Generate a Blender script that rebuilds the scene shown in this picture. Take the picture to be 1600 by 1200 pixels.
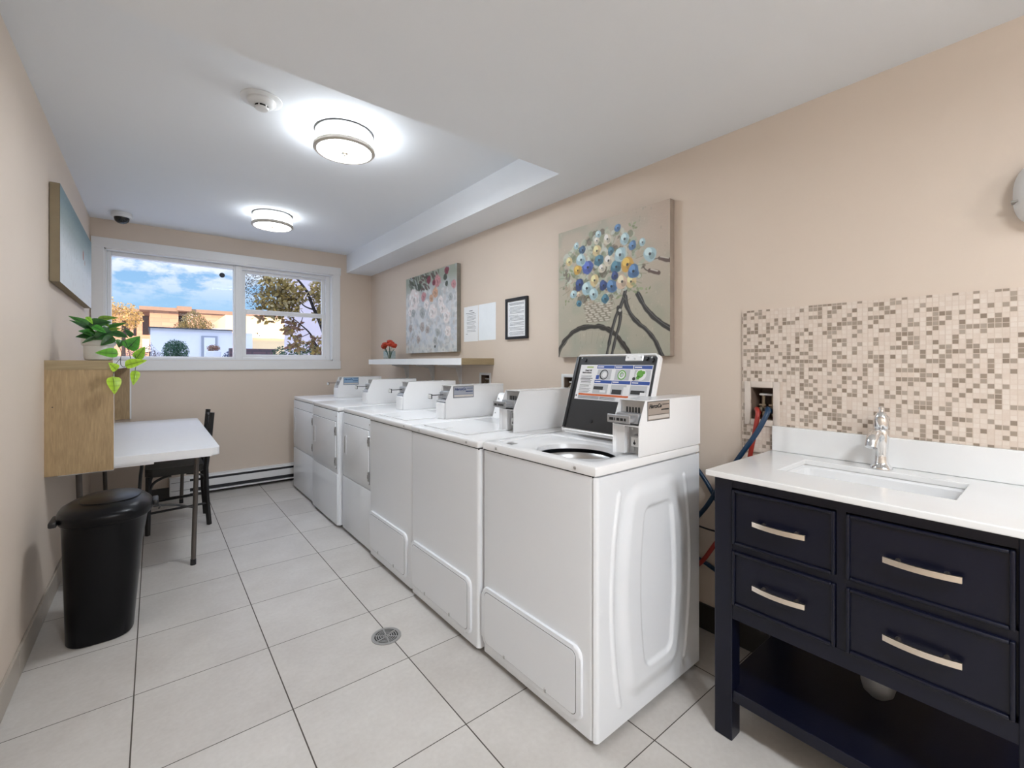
import bpy, bmesh, math, random
import numpy as np
from mathutils import Vector, Matrix

for o in list(bpy.data.objects):
    bpy.data.objects.remove(o)
scene = bpy.context.scene
C = scene.collection
PI = math.pi
random.seed(7)

# ------------------------------------------------------------------ camera
cam_d = bpy.data.cameras.new('camera')
cam_d.sensor_width = 36.0
cam_d.lens = 697.0 / 1600.0 * 36.0
cam_d.shift_y = -33.0 / 1600.0
cam_d.clip_start = 0.02
cam_d.clip_end = 500
cam = bpy.data.objects.new('camera', cam_d)
C.objects.link(cam)
cam.location = (0, 0, 1.25)
cam.rotation_euler = (PI / 2, 0, -math.radians(38.75))
scene.camera = cam

# ------------------------------------------------------------------ exposure
vs = scene.view_settings
vs.view_transform = 'Standard'
vs.look = 'None'
vs.gamma = 1.0
vs.exposure = 1.92
vs.use_curve_mapping = False
LAMP = 20.0          # emission of the lamp glass
SKY = 0.27

# ------------------------------------------------------------------ sky
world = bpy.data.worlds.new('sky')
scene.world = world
world.use_nodes = True
wn = world.node_tree.nodes
wl = world.node_tree.links
wn.clear()
w_out = wn.new('ShaderNodeOutputWorld')
w_bg = wn.new('ShaderNodeBackground')
w_tc = wn.new('ShaderNodeTexCoord')
w_sep = wn.new('ShaderNodeSeparateXYZ')
wl.new(w_tc.outputs['Generated'], w_sep.inputs[0])
w_ramp = wn.new('ShaderNodeValToRGB')
w_ramp.color_ramp.elements[0].position = 0.0
w_ramp.color_ramp.elements[0].color = (0.44, 0.74, 0.98, 1)
w_ramp.color_ramp.elements[1].position = 0.45
w_ramp.color_ramp.elements[1].color = (0.07, 0.25, 0.78, 1)
wl.new(w_sep.outputs['Z'], w_ramp.inputs[0])
# clouds: noise on the sky dome, squashed towards the horizon
w_div = wn.new('ShaderNodeMath'); w_div.operation = 'ADD'; w_div.inputs[1].default_value = 0.42
wl.new(w_sep.outputs['Z'], w_div.inputs[0])
w_vd = wn.new('ShaderNodeVectorMath'); w_vd.operation = 'DIVIDE'
w_cmb = wn.new('ShaderNodeCombineXYZ')
for i in range(3):
    wl.new(w_div.outputs[0], w_cmb.inputs[i])
wl.new(w_tc.outputs['Generated'], w_vd.inputs[0])
wl.new(w_cmb.outputs[0], w_vd.inputs[1])
w_n = wn.new('ShaderNodeTexNoise')
w_n.inputs['Scale'].default_value = 8.5
w_n.inputs['Detail'].default_value = 9
w_n.inputs['Roughness'].default_value = 0.62
wl.new(w_vd.outputs[0], w_n.inputs['Vector'])
w_cr = wn.new('ShaderNodeValToRGB')
w_cr.color_ramp.elements[0].position = 0.43
w_cr.color_ramp.elements[1].position = 0.55
wl.new(w_n.outputs['Fac'], w_cr.inputs[0])
w_hz = wn.new('ShaderNodeMapRange')
w_hz.inputs[1].default_value = 0.09; w_hz.inputs[2].default_value = 0.20
wl.new(w_sep.outputs['Z'], w_hz.inputs[0])
w_mul = wn.new('ShaderNodeMath'); w_mul.operation = 'MULTIPLY'
wl.new(w_cr.outputs[0], w_mul.inputs[0]); wl.new(w_hz.outputs[0], w_mul.inputs[1])
w_mix = wn.new('ShaderNodeMixRGB')
w_mix.inputs[2].default_value = (1.12, 1.14, 1.18, 1)
wl.new(w_mul.outputs[0], w_mix.inputs[0]); wl.new(w_ramp.outputs[0], w_mix.inputs[1])
wl.new(w_mix.outputs[0], w_bg.inputs[0])
# added overhead sky brightness, above what the window shows, to light the garage
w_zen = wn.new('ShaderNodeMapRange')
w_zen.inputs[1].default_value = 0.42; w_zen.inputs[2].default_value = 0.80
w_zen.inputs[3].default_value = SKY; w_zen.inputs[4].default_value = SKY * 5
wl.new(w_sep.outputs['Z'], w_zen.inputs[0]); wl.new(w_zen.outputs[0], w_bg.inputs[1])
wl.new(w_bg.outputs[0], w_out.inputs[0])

# ------------------------------------------------------------------ sun
sun_d = bpy.data.lights.new('sun', 'SUN')
sun_d.energy = 1.9
sun_d.color = (1.0, 0.74, 0.48)
sun_d.angle = 0.01
sun = bpy.data.objects.new('sun', sun_d)
C.objects.link(sun)
sun.rotation_euler = Vector((0.55, 1.0, -0.23)).to_track_quat('-Z', 'Y').to_euler()

# ------------------------------------------------------------------ materials
MATS = {}
def mat(name, col, rough=0.5, metal=0.0, var=0.04, scale=6.0, bump=0.0, bscale=60.0, coat=0.0, spec=0.5, alpha=1.0):
    """plain material with a little procedural colour variation and bump"""
    if name in MATS:
        return MATS[name]
    m = bpy.data.materials.new(name)
    m.use_nodes = True
    nt = m.node_tree; n = nt.nodes; l = nt.links
    b = n['Principled BSDF']
    b.inputs['Roughness'].default_value = rough
    b.inputs['Metallic'].default_value = metal
    b.inputs['Specular IOR Level'].default_value = spec
    if coat:
        b.inputs['Coat Weight'].default_value = coat
        b.inputs['Coat Roughness'].default_value = 0.08
    tc = n.new('ShaderNodeTexCoord')
    no = n.new('ShaderNodeTexNoise'); no.inputs['Scale'].default_value = scale; no.inputs['Detail'].default_value = 5
    l.new(tc.outputs['Object'], no.inputs['Vector'])
    mx = n.new('ShaderNodeMixRGB')
    c = list(col)
    mx.inputs[1].default_value = [x * (1 - var) for x in c] + [1]
    mx.inputs[2].default_value = [min(1, x * (1 + var)) for x in c] + [1]
    l.new(no.outputs['Fac'], mx.inputs[0]); l.new(mx.outputs[0], b.inputs['Base Color'])
    if bump:
        nb = n.new('ShaderNodeTexNoise'); nb.inputs['Scale'].default_value = bscale; nb.inputs['Detail'].default_value = 4
        l.new(tc.outputs['Object'], nb.inputs['Vector'])
        bp = n.new('ShaderNodeBump'); bp.inputs['Strength'].default_value = bump; bp.inputs['Distance'].default_value = 0.004
        l.new(nb.outputs['Fac'], bp.inputs['Height']); l.new(bp.outputs[0], b.inputs['Normal'])
    MATS[name] = m
    return m

def emit(name, col, strength):
    m = bpy.data.materials.new(name); m.use_nodes = True
    n = m.node_tree.nodes; l = m.node_tree.links
    b = n['Principled BSDF']
    b.inputs['Base Color'].default_value = (0.8, 0.8, 0.78, 1)
    b.inputs['Emission Color'].default_value = list(col) + [1]
    b.inputs['Emission Strength'].default_value = strength
    return m

def wood(name, c1, c2, axis='Z', scale=1.0, rough=0.45):
    m = bpy.data.materials.new(name); m.use_nodes = True
    n = m.node_tree.nodes; l = m.node_tree.links; b = n['Principled BSDF']
    b.inputs['Roughness'].default_value = rough
    tc = n.new('ShaderNodeTexCoord'); mp = n.new('ShaderNodeMapping')
    s = {'Z': (9, 9, 0.9), 'X': (0.9, 9, 9), 'Y': (9, 0.9, 9)}[axis]
    mp.inputs['Scale'].default_value = [q * scale for q in s]
    l.new(tc.outputs['Object'], mp.inputs[0])
    no = n.new('ShaderNodeTexNoise'); no.inputs['Scale'].default_value = 1.6; no.inputs['Detail'].default_value = 3
    l.new(mp.outputs[0], no.inputs['Vector'])
    wv = n.new('ShaderNodeTexNoise'); wv.inputs['Scale'].default_value = 9; wv.inputs['Detail'].default_value = 6; wv.inputs['Distortion'].default_value = 0.6
    l.new(mp.outputs[0], wv.inputs['Vector'])
    sn = n.new('ShaderNodeMath'); sn.operation = 'MULTIPLY'; sn.inputs[1].default_value = 34
    l.new(no.outputs['Fac'], sn.inputs[0])
    si = n.new('ShaderNodeMath'); si.operation = 'SINE'; l.new(sn.outputs[0], si.inputs[0])
    ad = n.new('ShaderNodeMath'); ad.operation = 'MULTIPLY_ADD'; ad.inputs[1].default_value = 0.10; ad.inputs[2].default_value = 0.0
    l.new(si.outputs[0], ad.inputs[0])
    a2 = n.new('ShaderNodeMath'); a2.operation = 'ADD'
    l.new(ad.outputs[0], a2.inputs[0]); l.new(wv.outputs['Fac'], a2.inputs[1])
    r = n.new('ShaderNodeValToRGB')
    r.color_ramp.elements[0].position = 0.2; r.color_ramp.elements[0].color = list(c1) + [1]
    r.color_ramp.elements[1].position = 0.8; r.color_ramp.elements[1].color = list(c2) + [1]
    l.new(a2.outputs[0], r.inputs[0]); l.new(r.outputs[0], b.inputs['Base Color'])
    return m

def vcol(name, rough=0.5, coat=0.0, bump=0.0, trans=0.0):
    m = bpy.data.materials.new(name); m.use_nodes = True
    n = m.node_tree.nodes; l = m.node_tree.links; b = n['Principled BSDF']
    b.inputs['Roughness'].default_value = rough
    b.inputs['Coat Weight'].default_value = coat
    a = n.new('ShaderNodeAttribute'); a.attribute_name = 'col'
    l.new(a.outputs['Color'], b.inputs['Base Color'])
    if bump:
        tc = n.new('ShaderNodeTexCoord')
        nb = n.new('ShaderNodeTexNoise'); nb.inputs['Scale'].default_value = 90
        l.new(tc.outputs['Object'], nb.inputs['Vector'])
        bp = n.new('ShaderNodeBump'); bp.inputs['Strength'].default_value = bump; bp.inputs['Distance'].default_value = 0.003
        l.new(nb.outputs['Fac'], bp.inputs['Height']); l.new(bp.outputs[0], b.inputs['Normal'])
    if trans:
        out = n['Material Output']
        tr = n.new('ShaderNodeBsdfTranslucent'); l.new(a.outputs['Color'], tr.inputs[0])
        mx = n.new('ShaderNodeMixShader'); mx.inputs[0].default_value = trans
        l.new(b.outputs[0], mx.inputs[1]); l.new(tr.outputs[0], mx.inputs[2]); l.new(mx.outputs[0], out.inputs[0])
    return m

def glass(name, tint=(1, 1, 1), refl=0.06, rough=0.0):
    m = bpy.data.materials.new(name); m.use_nodes = True
    n = m.node_tree.nodes; l = m.node_tree.links
    n.remove(n['Principled BSDF']); out = n['Material Output']
    t = n.new('ShaderNodeBsdfTransparent'); t.inputs[0].default_value = list(tint) + [1]
    g = n.new('ShaderNodeBsdfGlossy'); g.inputs['Roughness'].default_value = rough
    f = n.new('ShaderNodeLayerWeight')
    pw = n.new('ShaderNodeMath'); pw.operation = 'POWER'; pw.inputs[1].default_value = 4.0
    l.new(f.outputs['Facing'], pw.inputs[0])
    mm = n.new('ShaderNodeMath'); mm.operation = 'MULTIPLY_ADD'; mm.inputs[1].default_value = refl * 4; mm.inputs[2].default_value = refl * 0.25
    l.new(pw.outputs[0], mm.inputs[0])
    mx = n.new('ShaderNodeMixShader')
    l.new(mm.outputs[0], mx.inputs[0]); l.new(t.outputs[0], mx.inputs[1]); l.new(g.outputs[0], mx.inputs[2])
    l.new(mx.outputs[0], out.inputs[0])
    return m

WALL = mat('wall_paint', (0.70, 0.595, 0.50), 0.55, var=0.03, scale=2.5, bump=0.06, bscale=140, spec=0.3)
CEIL = mat('ceiling_paint', (0.82, 0.845, 0.875), 0.8, var=0.01, scale=2, bump=0.05, bscale=160, spec=0.2)
TRIM = mat('white_trim_paint', (0.80, 0.80, 0.80), 0.35, var=0.01)
ENAMEL = mat('white_enamel', (0.87, 0.875, 0.885), 0.22, var=0.01, scale=3, coat=0.3)
ENAMEL2 = mat('white_enamel_cabinet', (0.84, 0.865, 0.90), 0.28, var=0.015, scale=3, coat=0.2, bump=0.02, bscale=200)
SHADOWGAP = mat('dark_gap', (0.02, 0.02, 0.02), 0.8)
CHROME = mat('chrome', (0.80, 0.81, 0.82), 0.08, 1.0, var=0.01)
NICKEL = mat('brushed_nickel', (0.78, 0.70, 0.60), 0.28, 1.0, var=0.02)
STEEL = mat('worn_steel', (0.50, 0.50, 0.50), 0.35, 1.0, var=0.12, scale=40)
BLACKM = mat('black_metal', (0.012, 0.011, 0.011), 0.38, var=0.1)
BLACKP = mat('black_plastic', (0.010, 0.010, 0.012), 0.42, var=0.1, scale=20, bump=0.05, bscale=300)
BLACKG = mat('black_gloss', (0.01, 0.01, 0.01), 0.06, var=0.0)
LIDIN = mat('dark_grey_lid_liner', (0.022, 0.022, 0.024), 0.4, var=0.15, scale=12)
NAVY = mat('navy_painted_wood', (0.0036, 0.0044, 0.0135), 0.3, var=0.1, scale=14, bump=0.05, bscale=150, spec=0.35)
QUARTZ = mat('white_quartz', (0.80, 0.80, 0.795), 0.16, var=0.03, scale=9, coat=0.2)
PORC = mat('porcelain', (0.82, 0.82, 0.82), 0.1, var=0.0, coat=0.4)
MAPLE = wood('maple_laminate', (0.33, 0.225, 0.115), (0.47, 0.335, 0.18), 'Z', 2.2)
MAPLEX = wood('maple_laminate_flat', (0.31, 0.235, 0.13), (0.39, 0.30, 0.175), 'X', 1.0)
TABLEW = mat('white_blow_moulded_plastic', (0.85, 0.855, 0.87), 0.33, var=0.03, scale=22, bump=0.12, bscale=70)
LEGGREY = mat('grey_brown_powder_coat', (0.10, 0.085, 0.075), 0.4, 0.3, var=0.08)
SEATM = mat('dark_grey_vinyl', (0.022, 0.021, 0.019), 0.5, var=0.2, scale=30)
PAPER = mat('white_paper', (0.88, 0.89, 0.90), 0.6, var=0.01)
INK = mat('grey_ink', (0.12, 0.12, 0.13), 0.6)
PLAST = mat('white_plastic', (0.76, 0.76, 0.75), 0.4, var=0.01)
CREAM = mat('cream_stone_trim', (0.66, 0.58, 0.51), 0.4, var=0.08, scale=30)
BASEL = mat('grey_tile_baseboard', (0.42, 0.37, 0.315), 0.35, var=0.10, scale=5)
BASED = mat('dark_tile_baseboard', (0.030, 0.026, 0.023), 0.35, var=0.2, scale=8)
BLUEH = mat('blue_rubber_hose', (0.006, 0.035, 0.085), 0.38, var=0.1)
REDH = mat('red_rubber_hose', (0.33, 0.028, 0.018), 0.4, var=0.1)
BRASS = mat('tarnished_brass', (0.45, 0.38, 0.28), 0.4, 0.9, var=0.2, scale=60)
GLASSM = glass('window_glass', refl=0.004)
LAMPT = emit('lit_lamp_glass_band', (1.0, 0.93, 0.82), 0.14)

def mosaic_material():
    m = bpy.data.materials.new('stone_and_glass_mosaic'); m.use_nodes = True
    n = m.node_tree.nodes; l = m.node_tree.links; b = n['Principled BSDF']
    tc = n.new('ShaderNodeTexCoord')
    sep = n.new('ShaderNodeSeparateXYZ'); l.new(tc.outputs['Object'], sep.inputs[0])
    P = 0.0156
    def math_(op, a, bb=None, c=None):
        q = n.new('ShaderNodeMath'); q.operation = op
        for i, v in enumerate((a, bb, c)):
            if v is None: continue
            if hasattr(v, 'links'): l.new(v, q.inputs[i])
            else: q.inputs[i].default_value = v
        return q.outputs[0]
    ys = math_('DIVIDE', sep.outputs['Y'], P); zs = math_('DIVIDE', sep.outputs['Z'], P)
    yc = math_('FLOOR', ys); zc = math_('FLOOR', zs)
    yf = math_('SUBTRACT', ys, yc); zf = math_('SUBTRACT', zs, zc)
    def edge(v):
        d = math_('ABSOLUTE', math_('SUBTRACT', v, 0.5))
        return d
    e = math_('MAXIMUM', edge(yf), edge(zf))
    grout = math_('GREATER_THAN', e, 0.435)
    cm = n.new('ShaderNodeCombineXYZ'); l.new(yc, cm.inputs[0]); l.new(zc, cm.inputs[1])
    wn_ = n.new('ShaderNodeTexWhiteNoise'); wn_.noise_dimensions = '2D'; l.new(cm.outputs[0], wn_.inputs['Vector'])
    isg = math_('LESS_THAN', wn_.outputs['Value'], 0.33)
    # stone colour varies tile by tile
    sc_ = n.new('ShaderNodeSeparateColor'); l.new(wn_.outputs['Color'], sc_.inputs[0])
    st = n.new('ShaderNodeMixRGB'); st.inputs[1].default_value = (0.62, 0.50, 0.41, 1); st.inputs[2].default_value = (0.76, 0.68, 0.60, 1)
    nz = n.new('ShaderNodeTexNoise'); nz.inputs['Scale'].default_value = 120; nz.inputs['Detail'].default_value = 4
    l.new(tc.outputs['Object'], nz.inputs['Vector'])
    av = math_('MULTIPLY_ADD', nz.outputs['Fac'], 0.6, math_('MULTIPLY', sc_.outputs[1], 0.5))
    l.new(av, st.inputs[0])
    gl = n.new('ShaderNodeMixRGB'); gl.inputs[1].default_value = (0.27, 0.21, 0.16, 1); gl.inputs[2].default_value = (0.42, 0.35, 0.285, 1)
    l.new(sc_.outputs[2], gl.inputs[0])
    tm = n.new('ShaderNodeMixRGB'); l.new(isg, tm.inputs[0]); l.new(st.outputs[0], tm.inputs[1]); l.new(gl.outputs[0], tm.inputs[2])
    gm = n.new('ShaderNodeMixRGB'); l.new(grout, gm.inputs[0]); l.new(tm.outputs[0], gm.inputs[1]); gm.inputs[2].default_value = (0.66, 0.55, 0.46, 1)
    l.new(gm.outputs[0], b.inputs['Base Color'])
    rg = math_('MULTIPLY_ADD', isg, -0.35, 0.5); l.new(rg, b.inputs['Roughness'])
    h = math_('SUBTRACT', math_('MULTIPLY', math_('SUBTRACT', 1.0, grout), 1.0), math_('MULTIPLY', isg, 0.25))
    bp = n.new('ShaderNodeBump'); bp.inputs['Strength'].default_value = 0.7; bp.inputs['Distance'].default_value = 0.0015
    l.new(h, bp.inputs['Height']); l.new(bp.outputs[0], b.inputs['Normal'])
    return m
MOSAIC = mosaic_material()

def floor_material():
    """square porcelain tiles; world-aligned joints in X at -0.062+k*0.47 and in Y at 2.30+k*0.468"""
    m = bpy.data.materials.new('beige_porcelain_floor_tile'); m.use_nodes = True
    n = m.node_tree.nodes; l = m.node_tree.links; b = n['Principled BSDF']
    tc = n.new('ShaderNodeTexCoord'); sep = n.new('ShaderNodeSeparateXYZ'); l.new(tc.outputs['Object'], sep.inputs[0])
    def M(op, a, bb=None, c=None):
        q = n.new('ShaderNodeMath'); q.operation = op
        for i, v in enumerate((a, bb, c)):
            if v is None: continue
            if hasattr(v, 'links'): l.new(v, q.inputs[i])
            else: q.inputs[i].default_value = v
        return q.outputs[0]
    TX, TY = 0.4505, 0.4465
    xs = M('DIVIDE', M('ADD', sep.outputs['X'], 0.059 + TX * 20), TX)
    ys = M('DIVIDE', M('ADD', sep.outputs['Y'], -2.196 + TY * 20), TY)
    xc = M('FLOOR', xs); yc = M('FLOOR', ys)
    xf = M('ABSOLUTE', M('SUBTRACT', M('SUBTRACT', xs, xc), 0.5)); yf = M('ABSOLUTE', M('SUBTRACT', M('SUBTRACT', ys, yc), 0.5))
    gx = M('GREATER_THAN', xf, 0.4952); gy = M('GREATER_THAN', yf, 0.4962)
    g = M('MAXIMUM', gx, gy)
    cm = n.new('ShaderNodeCombineXYZ'); l.new(xc, cm.inputs[0]); l.new(yc, cm.inputs[1])
    w = n.new('ShaderNodeTexWhiteNoise'); w.noise_dimensions = '2D'; l.new(cm.outputs[0], w.inputs['Vector'])
    n1 = n.new('ShaderNodeTexNoise'); n1.inputs['Scale'].default_value = 3.5; n1.inputs['Detail'].default_value = 7; n1.inputs['Roughness'].default_value = 0.6
    n2 = n.new('ShaderNodeTexNoise'); n2.inputs['Scale'].default_value = 60; n2.inputs['Detail'].default_value = 5
    l.new(tc.outputs['Object'], n1.inputs['Vector']); l.new(tc.outputs['Object'], n2.inputs['Vector'])
    f = M('ADD', M('MULTIPLY', n1.outputs['Fac'], 0.7), M('ADD', M('MULTIPLY', w.outputs['Value'], 0.15), M('MULTIPLY', n2.outputs['Fac'], 0.3)))
    r = n.new('ShaderNodeValToRGB')
    r.color_ramp.elements[0].position = 0.3; r.color_ramp.elements[0].color = (0.475, 0.44, 0.405, 1)
    r.color_ramp.elements[1].position = 0.85; r.color_ramp.elements[1].color = (0.645, 0.618, 0.582, 1)
    l.new(f, r.inputs[0])
    mx = n.new('ShaderNodeMixRGB'); l.new(g, mx.inputs[0]); l.new(r.outputs[0], mx.inputs[1]); mx.inputs[2].default_value = (0.075, 0.062, 0.05, 1)
    l.new(mx.outputs[0], b.inputs['Base Color'])
    b.inputs['Roughness'].default_value = 0.42
    l.new(M('MULTIPLY_ADD', g, 0.4, 0.42), b.inputs['Roughness'])
    bp = n.new('ShaderNodeBump'); bp.inputs['Strength'].default_value = 0.5; bp.inputs['Distance'].default_value = 0.001
    l.new(M('SUBTRACT', M('MULTIPLY', n2.outputs['Fac'], 0.15), g), bp.inputs['Height']); l.new(bp.outputs[0], b.inputs['Normal'])
    return m
FLOORM = floor_material()

def brick_material(name, c1, c2, mortar, sc=1.0, bw=0.5, rh=0.18):
    m = bpy.data.materials.new(name); m.use_nodes = True
    n = m.node_tree.nodes; l = m.node_tree.links; b = n['Principled BSDF']
    b.inputs['Roughness'].default_value = 0.85
    tc = n.new('ShaderNodeTexCoord'); mp = n.new('ShaderNodeMapping'); mp.inputs['Rotation'].default_value = (PI / 2, 0, 0)
    l.new(tc.outputs['Object'], mp.inputs[0])
    br = n.new('ShaderNodeTexBrick'); br.inputs['Scale'].default_value = sc
    br.inputs['Color1'].default_value = list(c1) + [1]; br.inputs['Color2'].default_value = list(c2) + [1]; br.inputs['Mortar'].default_value = list(mortar) + [1]
    br.inputs['Brick Width'].default_value = bw; br.inputs['Row Height'].default_value = rh; br.inputs['Mortar Size'].default_value = 0.02
    l.new(mp.outputs[0], br.inputs['Vector']); l.new(br.outputs[0], b.inputs['Base Color'])
    return m

# ------------------------------------------------------------------ mesh helpers
class MB:
    """collects shapes into one bmesh, each shape with its own material slot"""
    def __init__(s):
        s.bm = bmesh.new(); s.mats = []; s.cur = 0
    def m(s, material):
        if material not in s.mats: s.mats.append(material)
        s.cur = s.mats.index(material); return s
    def _merge(s, t, M=None):
        if M is not None: bmesh.ops.transform(t, matrix=M, verts=t.verts)
        bmesh.ops.recalc_face_normals(t, faces=t.faces)
        for f in t.faces: f.material_index = s.cur
        me = bpy.data.meshes.new('tmp'); t.to_mesh(me); t.free()
        s.bm.from_mesh(me); bpy.data.meshes.remove(me); return s
    def box(s, x0, x1, y0, y1, z0, z1, bev=0.0, seg=2, M=None):
        t = bmesh.new()
        bmesh.ops.create_cube(t, size=1)
        for v in t.verts:
            v.co = Vector(((x0 + x1) / 2 + v.co.x * (x1 - x0), (y0 + y1) / 2 + v.co.y * (y1 - y0), (z0 + z1) / 2 + v.co.z * (z1 - z0)))
        if bev: bmesh.ops.bevel(t, geom=t.edges[:], offset=bev, segments=seg, profile=0.5, affect='EDGES')
        return s._merge(t, M)
    def tube(s, pts, r, n=10, cap=True, M=None):
        pts = [Vector(p) for p in pts]
        rs = r if isinstance(r, (list, tuple)) else [r] * len(pts)
        t = bmesh.new(); rings = []
        up = Vector((0, 0, 1)); prev = None
        for i, p in enumerate(pts):
            d = (pts[min(i + 1, len(pts) - 1)] - pts[max(i - 1, 0)]).normalized()
            if prev is None:
                a = d.cross(up)
                if a.length < 1e-3: a = d.cross(Vector((1, 0, 0)))
                a.normalize()
            else:
                a = prev - d * prev.dot(d); a.normalize()
            prev = a; b = d.cross(a)
            rings.append([t.verts.new(p + (a * math.cos(k * 2 * PI / n) + b * math.sin(k * 2 * PI / n)) * rs[i]) for k in range(n)])
        for i in range(len(rings) - 1):
            for k in range(n):
                t.faces.new((rings[i][k], rings[i][(k + 1) % n], rings[i + 1][(k + 1) % n], rings[i + 1][k]))
        if cap:
            t.faces.new(rings[0]); t.faces.new(rings[-1])
        return s._merge(t, M)
    def lathe(s, prof, c=(0, 0, 0), n=40, M=None, sx=1.0, sy=1.0):
        t = bmesh.new(); rings = []
        for r, z in prof:
            if r < 1e-6: rings.append([t.verts.new((c[0], c[1], c[2] + z))])
            else: rings.append([t.verts.new((c[0] + sx * r * math.cos(k * 2 * PI / n), c[1] + sy * r * math.sin(k * 2 * PI / n), c[2] + z)) for k in range(n)])
        for a, b in zip(rings[:-1], rings[1:]):
            if len(a) == 1 and len(b) == 1: continue
            for k in range(n):
                k2 = (k + 1) % n
                if len(a) == 1: t.faces.new((a[0], b[k], b[k2]))
                elif len(b) == 1: t.faces.new((a[k], a[k2], b[0]))
                else: t.faces.new((a[k], a[k2], b[k2], b[k]))
        return s._merge(t, M)
    def prism(s, poly, d0, d1, axis='X', bev=0.0, seg=2, M=None):
        """poly in the plane across axis: X->(y,z), Y->(x,z), Z->(x,y)"""
        t = bmesh.new()
        def P(a, b, d):
            return {'X': (d, a, b), 'Y': (a, d, b), 'Z': (a, b, d)}[axis]
        v0 = [t.verts.new(P(a, b, d0)) for a, b in poly]; v1 = [t.verts.new(P(a, b, d1)) for a, b in poly]
        f0 = t.faces.new(v0); f1 = t.faces.new(v1)
        k = len(poly)
        for i in range(k): t.faces.new((v0[i], v0[(i + 1) % k], v1[(i + 1) % k], v1[i]))
        if bev:
            bmesh.ops.bevel(t, geom=list(f0.edges), offset=bev, segments=seg, profile=0.5, affect='EDGES')
        return s._merge(t, M)
    def disc(s, c, r, n=24, axis='X', d=0.002, M=None):
        return s.prism([(0 + r * math.cos(k * 2 * PI / n), r * math.sin(k * 2 * PI / n)) for k in range(n)], -d / 2, d / 2, axis, M=(Matrix.Translation(c) if M is None else M @ Matrix.Translation(c)))
    def quad(s, a, b, c, d):
        vs_ = [s.bm.verts.new(p) for p in (a, b, c, d)]
        f = s.bm.faces.new(vs_); f.material_index = s.cur; return s
    def build(s, name, parent=None, smooth=True, ang=35, loc=None, rot=None):
        me = bpy.data.meshes.new(name); s.bm.to_mesh(me); s.bm.free()
        for m_ in s.mats: me.materials.append(m_)
        if smooth:
            me.polygons.foreach_set('use_smooth', [True] * len(me.polygons))
            me.set_sharp_from_angle(angle=math.radians(ang))
        o = bpy.data.objects.new(name, me); C.objects.link(o)
        if parent: o.parent = parent
        if loc: o.location = loc
        if rot: o.rotation_euler = rot
        return o

def mb(material): return MB().m(material)
def rrect(x0, x1, z0, z1, r, n=6):
    p = []
    for cx, cz, a0 in ((x1 - r, z1 - r, 0), (x0 + r, z1 - r, 90), (x0 + r, z0 + r, 180), (x1 - r, z0 + r, 270)):
        for k in range(n + 1):
            a = math.radians(a0 + 90 * k / n); p.append((cx + r * math.cos(a), cz + r * math.sin(a)))
    return p
def smoothpath(pts, n=8):
    pts = [Vector(p) for p in pts]; out = []
    P = [pts[0] * 2 - pts[1]] + pts + [pts[-1] * 2 - pts[-2]]
    for i in range(1, len(P) - 2):
        for k in range(n):
            t = k / n
            out.append(0.5 * ((2 * P[i]) + (-P[i - 1] + P[i + 1]) * t + (2 * P[i - 1] - 5 * P[i] + 4 * P[i + 1] - P[i + 2]) * t * t + (-P[i - 1] + 3 * P[i] - 3 * P[i + 1] + P[i + 2]) * t ** 3))
    out.append(pts[-1]); return out
def thing(name, label, cat, loc=(0, 0, 0), rz=0.0, group=None):
    o = bpy.data.objects.new(name, None); C.objects.link(o); o.empty_display_size = 0.05
    o.location = loc; o.rotation_euler = (0, 0, rz)
    o['label'] = label; o['category'] = cat
    if group: o['group'] = group
    return o
def tag(o, label, cat, group=None, kind=None):
    o['label'] = label; o['category'] = cat
    if group: o['group'] = group
    if kind: o['kind'] = kind
    return o
def struct(o, label=None, cat=None):
    o['kind'] = 'structure'
    if label: o['label'] = label
    if cat: o['category'] = cat
    return o
def sub(m, parent, name, loc=(0, 0, 0)):
    return m.build(name, parent)

def text_mesh(s, size, material, name, parent, origin, ux, uz, shear=0.0, depth=0.0004, bold=0.0):
    """lettering as a mesh; ux is the writing direction, uz is up"""
    cu = bpy.data.curves.new('t', 'FONT'); cu.body = s; cu.size = size; cu.extrude = depth; cu.shear = shear; cu.offset = bold
    cu.resolution_u = 3
    to = bpy.data.objects.new('t', cu); C.objects.link(to)
    dg = bpy.context.evaluated_depsgraph_get()
    me = bpy.data.meshes.new_from_object(to.evaluated_get(dg))
    bpy.data.objects.remove(to); bpy.data.curves.remove(cu)
    ux = Vector(ux).normalized(); uz = Vector(uz).normalized(); un = ux.cross(uz)
    M = Matrix(((ux.x, uz.x, un.x, origin[0]), (ux.y, uz.y, un.y, origin[1]), (ux.z, uz.z, un.z, origin[2]), (0, 0, 0, 1)))
    me.transform(M); me.name = name
    me.materials.clear(); me.materials.append(material)
    o = bpy.data.objects.new(name, me); C.objects.link(o); o.parent = parent
    return o

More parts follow.
